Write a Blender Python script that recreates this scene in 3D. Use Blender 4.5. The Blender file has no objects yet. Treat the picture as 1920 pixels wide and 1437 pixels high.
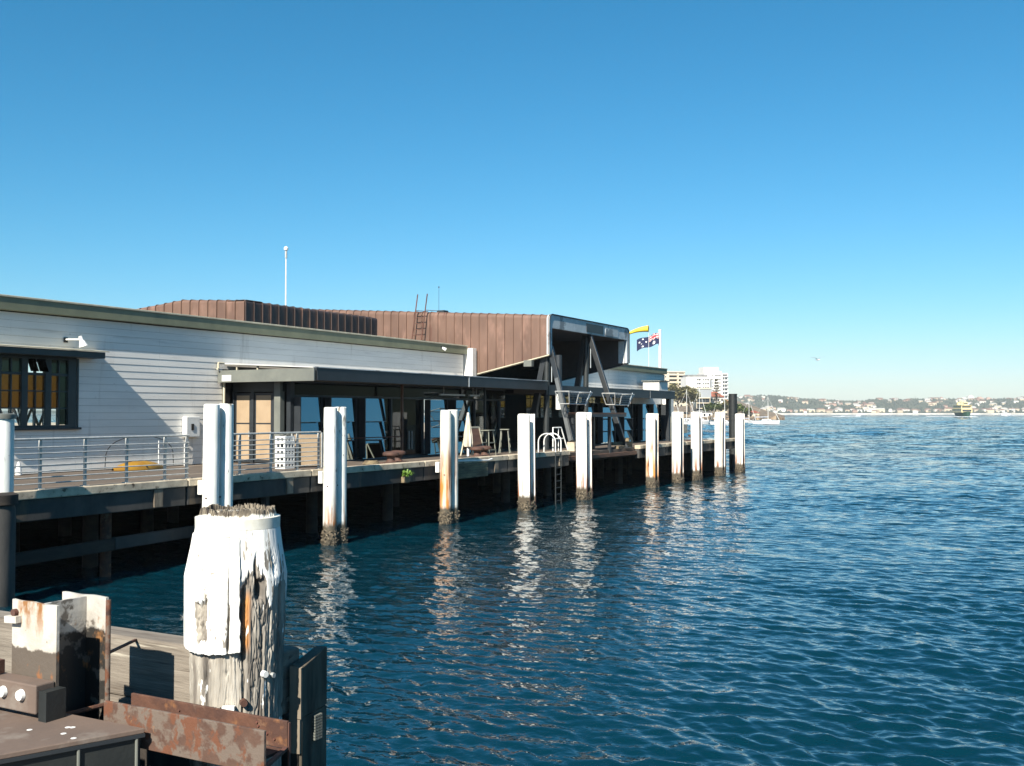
import bpy, math, random
import numpy as np
from mathutils import Vector, Matrix
R = math.radians
rs = random.Random(7)
nr = np.random.RandomState(11)
scene = bpy.context.scene
col = scene.collection

# ------------------------------------------------------------------ camera, sky, sun, exposure
EYE = 3.6
AZ = R(28.4827)                       # heading: X runs along the wharf, Y towards the building, Z up, water at 0
cam_d = bpy.data.cameras.new('camera')
cam_d.sensor_width = 36
cam_d.lens = 36 * 1950 / 1920
cam_d.clip_start = 0.05
cam_d.clip_end = 30000
cam = bpy.data.objects.new('camera', cam_d)
col.objects.link(cam)
cam.location = (0, 0, EYE)
cam.rotation_euler = (R(90 + 1.645), 0, AZ - R(90))
scene.camera = cam

SUN_EL, SUN_OFF = R(38), R(8.5)        # light travels along +X, turned 8.5 degrees towards the building
sd = bpy.data.lights.new('sun', 'SUN')
sd.energy = 5.0
sd.angle = R(0.53)
sd.color = (1.0, 0.93, 0.80)
sun = bpy.data.objects.new('sun', sd)
col.objects.link(sun)
ldir = Vector((math.cos(SUN_OFF) * math.cos(SUN_EL), math.sin(SUN_OFF) * math.cos(SUN_EL), -math.sin(SUN_EL)))
sun.rotation_euler = ldir.to_track_quat('-Z', 'Y').to_euler()
sun.location = (-20, -5, 30)

w = bpy.data.worlds.new('World')
scene.world = w
w.use_nodes = True
nt = w.node_tree
bg = nt.nodes['Background']
sky = nt.nodes.new('ShaderNodeTexSky')
sky.sky_type = 'NISHITA'
sky.sun_disc = False
sky.sun_elevation = SUN_EL
sky.sun_rotation = math.atan2(-ldir.x, -ldir.y)
sky.altitude = 0
sky.air_density = 1.0
sky.dust_density = 0.3
sky.ozone_density = 3.0
wb = nt.nodes.new('ShaderNodeMix')          # the camera's cool white balance, the same over the whole sky
wb.data_type = 'RGBA'
wb.blend_type = 'MULTIPLY'
wb.inputs[0].default_value = 1
wb.inputs[7].default_value = (.71, .89, 1.04, 1)
hs = nt.nodes.new('ShaderNodeHueSaturation')
hs.inputs['Hue'].default_value = 0.490
hs.inputs['Saturation'].default_value = 1.12
nt.links.new(sky.outputs[0], hs.inputs['Color'])
nt.links.new(hs.outputs[0], wb.inputs[6])
sp_ = nt.nodes.new('ShaderNodeSeparateColor')
cb_ = nt.nodes.new('ShaderNodeCombineColor')
nt.links.new(wb.outputs[2], sp_.inputs[0])
prev = sp_.outputs[0]
for op_, v in (('MULTIPLY', .1744), ('POWER', 1.45), ('MULTIPLY', 6.35)):   # the camera's red response
    mt_ = nt.nodes.new('ShaderNodeMath')
    mt_.operation = op_
    nt.links.new(prev, mt_.inputs[0])
    mt_.inputs[1].default_value = v
    prev = mt_.outputs[0]
nt.links.new(prev, cb_.inputs[0])
nt.links.new(sp_.outputs[1], cb_.inputs[1])
nt.links.new(sp_.outputs[2], cb_.inputs[2])
nt.links.new(cb_.outputs[0], bg.inputs[0])
bg.inputs[1].default_value = 0.060

vs = scene.view_settings
vs.view_transform = 'Standard'
vs.look = 'None'
vs.gamma = 1
vs.use_curve_mapping = False
vs.exposure = 1.08
scene.cycles.max_bounces = 8
scene.cycles.transparent_max_bounces = 16
scene.cycles.caustics_reflective = False
scene.cycles.caustics_refractive = False

# ------------------------------------------------------------------ helpers
FWD = Vector((math.cos(AZ), math.sin(AZ), 0))
RGT = Vector((math.sin(AZ), -math.cos(AZ), 0))


def polar(t, d, z=0.0):
    """a far point: distance d out to the horizon side, bearing tangent t to the right of the heading"""
    p = FWD * d + RGT * (d * t)
    return Vector((p.x, p.y, z))


class MB:
    def __init__(s):
        s.v, s.f, s.mi, s.sm = [], [], [], []
        s.cur = 0

    def quad(s, pts, smooth=False):
        n = len(s.v)
        s.v += [tuple(p) for p in pts]
        s.f.append(tuple(range(n, n + len(pts))))
        s.mi.append(s.cur)
        s.sm.append(smooth)
        return s

    def hexa(s, p):                    # 8 points: bottom ring 0-3 (ccw from above), top ring 4-7
        n = len(s.v)
        s.v += [tuple(q) for q in p]
        for f in ((0, 3, 2, 1), (4, 5, 6, 7), (0, 1, 5, 4), (1, 2, 6, 5), (2, 3, 7, 6), (3, 0, 4, 7)):
            s.f.append(tuple(n + i for i in f))
            s.mi.append(s.cur)
            s.sm.append(False)
        return s

    def box(s, x0, x1, y0, y1, z0, z1):
        return s.hexa([(x0, y0, z0), (x1, y0, z0), (x1, y1, z0), (x0, y1, z0), (x0, y0, z1), (x1, y0, z1), (x1, y1, z1), (x0, y1, z1)])

    def bar(s, p, q, w, h, up=(0, 0, 1)):
        p, q = Vector(p), Vector(q)
        d = (q - p).normalized()
        u = Vector(up)
        if abs(d.dot(u)) > .98:
            u = Vector((1, 0, 0))
        a = d.cross(u).normalized()
        b = a.cross(d).normalized()
        a, b = a * (w / 2), b * (h / 2)
        return s.hexa([p - a - b, q - a - b, q + a - b, p + a - b, p - a + b, q - a + b, q + a + b, p + a + b])

    def tube(s, p, q, r0, r1=None, n=12, caps=True, smooth=True):
        p, q = Vector(p), Vector(q)
        r1 = r0 if r1 is None else r1
        d = (q - p).normalized()
        u = Vector((0, 0, 1)) if abs(d.z) < .9 else Vector((1, 0, 0))
        a = d.cross(u).normalized()
        b = d.cross(a).normalized()
        k = len(s.v)
        for c, r in ((p, r0), (q, r1)):
            for i in range(n):
                t = 2 * math.pi * i / n
                s.v.append(tuple(c + a * (r * math.cos(t)) + b * (r * math.sin(t))))
        for i in range(n):
            j = (i + 1) % n
            s.f.append((k + i, k + j, k + n + j, k + n + i))
            s.mi.append(s.cur)
            s.sm.append(smooth)
        if caps:
            for fc in (tuple(k + i for i in reversed(range(n))), tuple(k + n + i for i in range(n))):
                s.f.append(fc)
                s.mi.append(s.cur)
                s.sm.append(False)
        return s

    def path(s, pts, r, n=8):
        for a, b in zip(pts[:-1], pts[1:]):
            s.tube(a, b, r, r, n)
        return s

    def lathe(s, prof, c, n=16, smooth=True):
        k = len(s.v)
        for r, z in prof:
            for i in range(n):
                t = 2 * math.pi * i / n
                s.v.append((c[0] + r * math.cos(t), c[1] + r * math.sin(t), c[2] + z))
        for m in range(len(prof) - 1):
            for i in range(n):
                j = (i + 1) % n
                s.f.append((k + m * n + i, k + m * n + j, k + (m + 1) * n + j, k + (m + 1) * n + i))
                s.mi.append(s.cur)
                s.sm.append(smooth)
        for base, rev in ((k, True), (k + (len(prof) - 1) * n, False)):
            ids = [base + i for i in range(n)]
            s.f.append(tuple(reversed(ids)) if rev else tuple(ids))
            s.mi.append(s.cur)
            s.sm.append(False)
        return s

    def prism(s, pts, off):            # polygon extruded by vector off
        off = Vector(off)
        n, k = len(pts), len(s.v)
        s.v += [tuple(p) for p in pts] + [tuple(Vector(p) + off) for p in pts]
        fs = [tuple(range(k, k + n)), tuple(reversed(range(k + n, k + 2 * n)))]
        fs += [(k + i, k + n + i, k + n + (i + 1) % n, k + (i + 1) % n) for i in range(n)]
        for f in fs:
            s.f.append(f)
            s.mi.append(s.cur)
            s.sm.append(False)
        return s

    def mesh(s, name, mats, off=(0, 0, 0)):
        me = bpy.data.meshes.new(name)
        ox, oy, oz = off
        me.from_pydata([(x - ox, y - oy, z - oz) for x, y, z in s.v], [], s.f)
        for m in (mats if isinstance(mats, (list, tuple)) else [mats]):
            me.materials.append(m)
        me.polygons.foreach_set('material_index', s.mi)
        me.polygons.foreach_set('use_smooth', s.sm)
        me.update()
        if any(s.sm):
            me.set_sharp_from_angle(angle=R(42))
        return me

    def build(s, name, mats, parent=None, bevel=0, fix=True):
        off = ORIGIN.get(parent.name, (0, 0, 0)) if parent else (0, 0, 0)
        me = s.mesh(name, mats, off)
        if fix:
            import bmesh
            b = bmesh.new()
            b.from_mesh(me)
            bmesh.ops.recalc_face_normals(b, faces=b.faces)
            b.to_mesh(me)
            b.free()
        o = bpy.data.objects.new(name, me)
        col.objects.link(o)
        if parent:
            o.parent = parent
            ORIGIN[o.name] = off
        if bevel:
            m = o.modifiers.new('Bevel', 'BEVEL')
            m.width = bevel
            m.segments = 2
            m.limit_method = 'ANGLE'
        return o


ORIGIN = {}


def tag(o, label=None, cat=None, group=None, kind=None):
    for k, v in (('label', label), ('category', cat), ('group', group), ('kind', kind)):
        if v:
            o[k] = v
    return o


def thing(name, loc, label, cat, group=None):
    o = bpy.data.objects.new(name, None)
    col.objects.link(o)
    o.location = loc
    ORIGIN[o.name] = tuple(loc)
    return tag(o, label, cat, group)


def solo(mb, name, mats, loc, label, cat, group=None, bevel=0):
    """a thing that is one mesh, its origin at loc"""
    me = mb.mesh(name, mats, loc)
    import bmesh
    b = bmesh.new()
    b.from_mesh(me)
    bmesh.ops.recalc_face_normals(b, faces=b.faces)
    b.to_mesh(me)
    b.free()
    o = bpy.data.objects.new(name, me)
    col.objects.link(o)
    o.location = loc
    ORIGIN[o.name] = tuple(loc)
    if bevel:
        m = o.modifiers.new('Bevel', 'BEVEL')
        m.width = bevel
        m.segments = 2
        m.limit_method = 'ANGLE'
    return tag(o, label, cat, group)


def place(me, name, loc, parent=None, rz=0, scale=None):
    o = bpy.data.objects.new(name, me)
    col.objects.link(o)
    if parent:
        o.parent = parent
        p = ORIGIN.get(parent.name, (0, 0, 0))
        o.location = Vector(loc) - Vector(p)
    else:
        o.location = loc
    o.rotation_euler = (0, 0, rz)
    if scale:
        o.scale = scale
    return o


def copy_thing(src, loc, rz=None, label=None, group=None):
    c = src.copy()
    col.objects.link(c)
    c.location = loc
    if rz is not None:
        c.rotation_euler = (0, 0, rz)
    if label:
        c['label'] = label
    if group:
        c['group'] = group
    for ch in list(src.children):
        d = ch.copy()
        col.objects.link(d)
        d.parent = c
        for g in list(ch.children):
            e = g.copy()
            col.objects.link(e)
            e.parent = d
    return c


# ------------------------------------------------------------------ materials
def mat(name, c1, c2=None, rough=.6, scale=4., stretch=(1, 1, 1), lim=(.38, .62), bump=0., bscale=30., bstretch=None,
        metal=0., layers=(), spec=.5):
    """two-colour noise blend plus stain and shade layers: (colour, scale, stretch, lo, hi, z0, z1): z0 -> z1 fades the layer in with height"""
    dull = lambda c: tuple(v * (.74 if max(c) < .5 else .80 + .4 * (max(c) - .5)) for v in c) if c else c
    c1, c2 = dull(c1), dull(c2)
    layers = [(dull(l[0]), *l[1:]) for l in layers]
    m = bpy.data.materials.new(name)
    m.use_nodes = True
    t = m.node_tree
    N, L = t.nodes, t.links
    b = N['Principled BSDF']
    b.inputs['Roughness'].default_value = rough
    b.inputs['Metallic'].default_value = metal
    b.inputs['Specular IOR Level'].default_value = spec
    geo = N.new('ShaderNodeNewGeometry')

    def noise(sc, st, det=5.):
        mp = N.new('ShaderNodeMapping')
        mp.inputs['Scale'].default_value = st
        L.new(geo.outputs['Position'], mp.inputs[0])
        n = N.new('ShaderNodeTexNoise')
        n.inputs['Scale'].default_value = sc
        n.inputs['Detail'].default_value = det
        n.inputs['Roughness'].default_value = .6
        L.new(mp.outputs[0], n.inputs[0])
        return n.outputs[0]

    def rng(src, lo, hi):
        r = N.new('ShaderNodeMapRange')
        r.inputs['From Min'].default_value = lo
        r.inputs['From Max'].default_value = hi
        L.new(src, r.inputs[0])
        return r.outputs[0]

    def mix(fac, a, c):
        x = N.new('ShaderNodeMix')
        x.data_type = 'RGBA'
        L.new(fac, x.inputs[0])
        if isinstance(a, tuple):
            x.inputs[6].default_value = (*a, 1)
        else:
            L.new(a, x.inputs[6])
        x.inputs[7].default_value = (*c, 1)
        return x.outputs[2]

    cur = c1
    if c2:
        cur = mix(rng(noise(scale, stretch), *lim), c1, c2)
    for lay in layers:
        c, sc, st, lo, hi, z0, z1 = lay[:7]
        if len(lay) > 7:                   # ragged tide line or shade edge: noise shifts the height at which it starts
            sp = N.new('ShaderNodeSeparateXYZ')
            L.new(geo.outputs['Position'], sp.inputs[0])
            ma = N.new('ShaderNodeMath')
            ma.operation = 'MULTIPLY_ADD'
            L.new(noise(sc, st), ma.inputs[0])
            ma.inputs[1].default_value = lay[7]
            L.new(sp.outputs[2], ma.inputs[2])
            cur = mix(rng(ma.outputs[0], z0 + lay[7] * .5, z1 + lay[7] * .5), cur, c)
            continue
        f = rng(noise(sc, st), lo, hi)
        if z0 is not None:
            sp = N.new('ShaderNodeSeparateXYZ')
            L.new(geo.outputs['Position'], sp.inputs[0])
            zz = rng(sp.outputs[2], z0, z1)
            mu = N.new('ShaderNodeMath')
            mu.operation = 'MULTIPLY'
            L.new(f, mu.inputs[0])
            L.new(zz, mu.inputs[1])
            f = mu.outputs[0]
        cur = mix(f, cur, c)
    if isinstance(cur, tuple):
        b.inputs['Base Color'].default_value = (*cur, 1)
    else:
        L.new(cur, b.inputs['Base Color'])
    if bump:
        bp = N.new('ShaderNodeBump')
        bp.inputs['Strength'].default_value = 1
        bp.inputs['Distance'].default_value = bump
        L.new(noise(bscale, bstretch or stretch), bp.inputs['Height'])
        L.new(bp.outputs[0], b.inputs['Normal'])
    return m


def glass_mat(name, tint, refl=.15, rough=.0, gl=(.9, .95, 1)):
    m = bpy.data.materials.new(name)
    m.use_nodes = True
    t = m.node_tree
    N, L = t.nodes, t.links
    N.remove(N['Principled BSDF'])
    out = N['Material Output']
    tr = N.new('ShaderNodeBsdfTransparent')
    tr.inputs[0].default_value = (*tint, 1)
    g = N.new('ShaderNodeBsdfGlossy')
    g.inputs['Roughness'].default_value = rough
    g.inputs['Color'].default_value = (*gl, 1)
    fr = N.new('ShaderNodeFresnel')
    fr.inputs[0].default_value = 1.5
    ad = N.new('ShaderNodeMath')
    ad.operation = 'ADD'
    ad.use_clamp = True
    ad.inputs[1].default_value = refl
    L.new(fr.outputs[0], ad.inputs[0])
    mx = N.new('ShaderNodeMixShader')
    L.new(ad.outputs[0], mx.inputs[0])
    L.new(tr.outputs[0], mx.inputs[1])
    L.new(g.outputs[0], mx.inputs[2])
    L.new(mx.outputs[0], out.inputs[0])
    return m


Z3 = (1, 1, .12)
WHITE = mat('white pile paint', (.82, .82, .79), (.72, .74, .70), .5, 3, (1, 1, .3), bump=.004, bscale=14, bstretch=(1, 1, .25),
            layers=[((.45, .44, .40), 2.2, (1, 1, .12), .55, .75, None, None), ((.16, .14, .11), 9, (1, 1, .35), .67, .70, None, None),
                    ((.12, .10, .08), 26, (1, 1, .3), .70, .73, None, None), ((.36, .15, .05), 4, (1.6, 1.6, .10), .50, .57, 1.5, .6), ((.22, .19, .15), 7, (1.2, 1.2, .2), .58, .63, 2.4, 3.6),
                    ((.10, .085, .06), 9, (1, 1, .5), 0, 0, .62, .48, .25)])
WHITE_RUST = mat('white paint with long rust runs', (.80, .79, .74), (.72, .70, .62), .55, 3, (1, 1, .3), bump=.004, bscale=14, bstretch=(1, 1, .25),
                 layers=[((.16, .14, .11), 9, (1, 1, .35), .70, .73, None, None),
                         ((.60, .24, .05), 3.2, (1.5, 1.5, .10), .42, .58, 2.9, 1.3),
                         ((.20, .07, .03), 5.0, (1.6, 1.6, .12), .53, .61, 3.2, 1.6), ((.10, .085, .06), 9, (1, 1, .5), 0, 0, .62, .48, .25)])
STEEL_WHITE = mat('white painted steel', (.82, .82, .79), (.74, .73, .69), .45, 3, (1, 1, .3), bump=.002, bscale=20,
                  layers=[((.50, .47, .42), 2.4, (1.2, 1.2, .10), .54, .74, None, None), ((.33, .13, .06), 4, (2, 2, .10), .49, .56, 1.7, .6), ((.25, .16, .11), 11, (1, 1, .5), .66, .69, None, None), ((.22, .19, .15), 7, (1.2, 1.2, .2), .59, .64, 2.4, 3.6),
                    ((.11, .09, .065), 9, (1, 1, .5), 0, 0, .60, .46, .25)])
RUST_EDGE = mat('rusty steel edge', (.17, .065, .045), (.09, .045, .035), .8, 6, (1, 1, .2), bump=.003, bscale=40)
WEB_RUST = mat('rusting web', (.22, .13, .11), (.14, .08, .07), .8, 5, (1, 1, .25), bump=.003, bscale=30)
BARNACLE = mat('barnacle crust', (.20, .16, .11), (.035, .03, .022), .9, 14, bump=.02, bscale=25,
               layers=[((.42, .36, .27), 22, (1, 1, 1), .60, .66, None, None), ((.02, .02, .015), 3, (1, 1, 1), .45, .6, .25, -.1)])
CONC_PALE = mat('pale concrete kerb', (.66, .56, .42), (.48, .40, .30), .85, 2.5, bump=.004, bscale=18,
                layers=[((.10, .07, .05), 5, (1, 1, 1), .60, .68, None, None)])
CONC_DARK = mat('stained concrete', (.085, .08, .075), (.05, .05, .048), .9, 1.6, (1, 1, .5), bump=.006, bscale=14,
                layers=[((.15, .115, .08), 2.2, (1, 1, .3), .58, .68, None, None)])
DECK = mat('grey brown deck boards', (.17, .13, .10), (.10, .077, .06), .8, 2, (.12, 6, 1), bump=.006, bscale=3, bstretch=(.1, 9, 1),
           layers=[((.33, .27, .21), 1.3, (.25, 2, 1), .56, .7, None, None)])
TIMBER_DARK = mat('dark wharf timber', (.055, .042, .032), (.025, .02, .017), .85, 4, (.3, 1, 1), bump=.008, bscale=14, bstretch=(.25, 1, 1))
TIMBER_GREY = mat('silver weathered plank', (.29, .25, .205), (.19, .16, .13), .85, 5, (2, .35, 3), bump=.006, bscale=16, bstretch=(2, .25, 4),
                  layers=[((.10, .075, .055), 9, (2, .12, 4), .60, .68, None, None), ((.5, .46, .38), 6, (2, .2, 3), .62, .72, None, None)])
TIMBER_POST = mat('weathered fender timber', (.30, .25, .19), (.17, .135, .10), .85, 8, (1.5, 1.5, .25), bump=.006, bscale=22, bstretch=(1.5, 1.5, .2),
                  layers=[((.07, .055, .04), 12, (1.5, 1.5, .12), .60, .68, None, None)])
BLOCK_SHADE = mat('shade toned fender timber', (.15, .122, .088), (.05, .042, .03), .9, 8, (1.5, 1.5, .25), bump=.008, bscale=22, bstretch=(1.5, 1.5, .2),  # block's shaded faces put into the colour, with lit chips near the top
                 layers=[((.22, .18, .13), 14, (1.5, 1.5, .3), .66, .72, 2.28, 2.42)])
TIMBER_BROWN = mat('brown painted timber', (.20, .10, .06), (.12, .06, .04), .7, 4, (.3, 1, 1), bump=.004, bscale=20)
WOOD_BOARD = mat('white weatherboard paint', (.84, .81, .76), (.77, .745, .70), .6, 1.2, (.3, 1, 2), bump=.0015, bscale=20,
                 layers=[((.66, .63, .59), 1.8, (.25, 1, 3), .58, .74, None, None), ((.62, .58, .53), 2.2, (1.4, 1, .12), .58, .78, None, None), ((.35, .32, .29), 14, (1, 1, 1), .70, .73, None, None)])
PALE_ROOF = mat('pale galvanised roof sheet', (.60, .60, .58), (.50, .50, .49), .5, 1.5)
OLIVE = mat('olive grey fascia paint', (.27, .28, .18), (.22, .23, .15), .6, 2)
CREAM = mat('cream trim paint', (.62, .57, .43), (.5, .46, .35), .6, 3)
SLATE = mat('dark slate grey metal', (.030, .037, .044), (.022, .027, .033), .5, 2)
SLATE_LT = mat('sage grey metal', (.20, .21, .185), (.155, .165, .15), .55, 1.8, layers=[((.55, .55, .5), 9, (1, 1, 1), .72, .75, None, None)])
SLATE_LEG = mat('dark green grey steel', (.030, .036, .038), (.022, .027, .028), .5, 3)
STRUT_LIT = mat('sunlit steel strut face', (.13, .14, .145), (.10, .11, .115), .5, 3)  # paler copy of the strut colour, sunlight painted in
STRUT = mat('dark steel strut', (.022, .027, .032), (.016, .02, .024), .45, 3)
SAGE = mat('dull sage stool paint', (.26, .27, .22), (.2, .21, .17), .6, 5)
COPPER = mat('aged copper cladding', (.205, .122, .090), (.150, .088, .066), .55, .9, (1, 1, .4), bump=.006, bscale=2.2, spec=.4,
             layers=[((.28, .165, .125), 1.7, (1, 1, .35), .55, .70, None, None), ((.13, .055, .04), 2.6, (1, 1, .2), .60, .72, None, None),
                     ((.58, .42, .34), 13, (1, 1, .35), .74, .77, None, None)])
COPPER_TOP = mat('weathered copper edge', (.36, .24, .19), (.26, .16, .12), .6, 2.4, bump=.004, bscale=8)
ZINC = mat('blue grey zinc frame', (.52, .57, .60), (.42, .47, .50), .45, 1.8, (1, 1, 1), layers=[((.20, .22, .24), 1.1, (1, 1, 1), .55, .6, None, None)])
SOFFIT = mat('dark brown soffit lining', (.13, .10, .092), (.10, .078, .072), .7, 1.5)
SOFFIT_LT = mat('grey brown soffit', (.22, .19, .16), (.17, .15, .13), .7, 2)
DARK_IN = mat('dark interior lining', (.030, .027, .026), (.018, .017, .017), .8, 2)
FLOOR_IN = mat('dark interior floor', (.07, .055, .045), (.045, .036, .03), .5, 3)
FRAME_GREEN = mat('dark blue green window paint', (.028, .050, .055), (.02, .037, .042), .5, 3)
TAN = mat('tan door panel', (.46, .34, .22), (.40, .29, .185), .65, 2)
STAINLESS = mat('galvanised rail', (.60, .60, .58), (.48, .49, .48), .4, 8, metal=.25)
WHITE_P = mat('white plastic', (.80, .80, .78), (.72, .72, .7), .45, 6)
BOLLARD = mat('rusty bollard iron', (.115, .055, .038), (.07, .035, .026), .75, 9, bump=.004, bscale=26, layers=[((.20, .09, .045), 8, (1, 1, 1), .6, .7, None, None)])
WHITE_CANVAS = mat('cream canvas', (.70, .64, .52), (.55, .49, .39), .85, 6, (1, 1, .4), bump=.006, bscale=9, bstretch=(2, 2, .2))
BLACK = mat('black rubber', (.018, .018, .018), (.01, .01, .01), .6, 5)
RUST = mat('rust plate', (.125, .068, .047), (.085, .043, .03), .85, 7, bump=.004, bscale=30,
           layers=[((.165, .125, .10), 11, (1, 1, 1.2), .45, .53, None, None), ((.16, .06, .03), 14, (1, 1, .8), .52, .58, None, None), ((.30, .14, .06), 16, (1, 1, 1), .64, .70, None, None),
                   ((.05, .025, .02), 9, (1, 1, 1), .64, .7, None, None)])
RUST_DARK = mat('brown rust', (.135, .058, .034), (.08, .036, .025), .9, 9, bump=.006, bscale=26,
                layers=[((.25, .11, .045), 8, (1, 1, 1), .58, .68, None, None), ((.18, .125, .09), 4, (1, 1, 1), .58, .66, None, None)])
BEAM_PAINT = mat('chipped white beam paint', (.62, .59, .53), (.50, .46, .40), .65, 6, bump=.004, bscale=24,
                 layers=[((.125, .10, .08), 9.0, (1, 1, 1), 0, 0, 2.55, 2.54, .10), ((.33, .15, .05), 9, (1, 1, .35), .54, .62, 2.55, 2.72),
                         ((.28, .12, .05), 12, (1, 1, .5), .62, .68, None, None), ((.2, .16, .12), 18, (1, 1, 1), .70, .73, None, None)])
BEAM_WEB_SHADE = mat('beam web paint with lower shade', (.58, .55, .50), (.44, .41, .37), .65, 6, bump=.004, bscale=24,  # near-black lower part paints the shade between the flanges
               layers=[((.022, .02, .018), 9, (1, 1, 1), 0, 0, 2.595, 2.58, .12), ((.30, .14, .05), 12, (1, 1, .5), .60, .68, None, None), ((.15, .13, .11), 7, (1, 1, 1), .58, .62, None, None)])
BROWN_STEEL = mat('matt brown steel', (.185, .130, .102), (.145, .105, .085), .75, 3, bump=.0015, bscale=40,
                  layers=[((.24, .20, .17), 4, (1, 1, 1), .58, .7, None, None), ((.11, .05, .03), 26, (1, 1, 1), .72, .75, None, None)])
NEAR_BLACK = mat('black green steel', (.022, .026, .026), (.014, .017, .018), .55, 5, bump=.002, bscale=30)
YELLOW = mat('yellow hull', (.46, .25, .025), (.36, .18, .02), .4, 3)
GREEN_LEAF = mat('fern leaf', (.16, .28, .03), (.08, .18, .02), .6, 20)
SLATWOOD = mat('old slat timber', (.30, .235, .14), (.16, .12, .075), .85, 4, (.3, 1, 1), bump=.006, bscale=20,
               layers=[((.06, .05, .035), 7, (.2, 1, 1), .58, .66, None, None)])
BLIND = glass_mat('clear dark pane', (.10, .15, .14), .0)
AMBER = glass_mat('amber pane', (.34, .215, .06), .01)
AMBER_BRIGHT = glass_mat('bright amber pane', (.93, .72, .34), -.04)
CLEAR = glass_mat('clear pane', (.95, .97, .97), -.02)
TINT = glass_mat('tinted cafe glass', (.20, .23, .25), -.02)
LOUVRE = glass_mat('tilted louvre glass', (.10, .13, .15), .20, 0, (.80, .95, 1))

# ------------------------------------------------------------------ water
def smooth(a, b, x):
    t = np.clip((x - a) / (b - a), 0, 1)
    return t * t * (3 - 2 * t)


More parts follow.
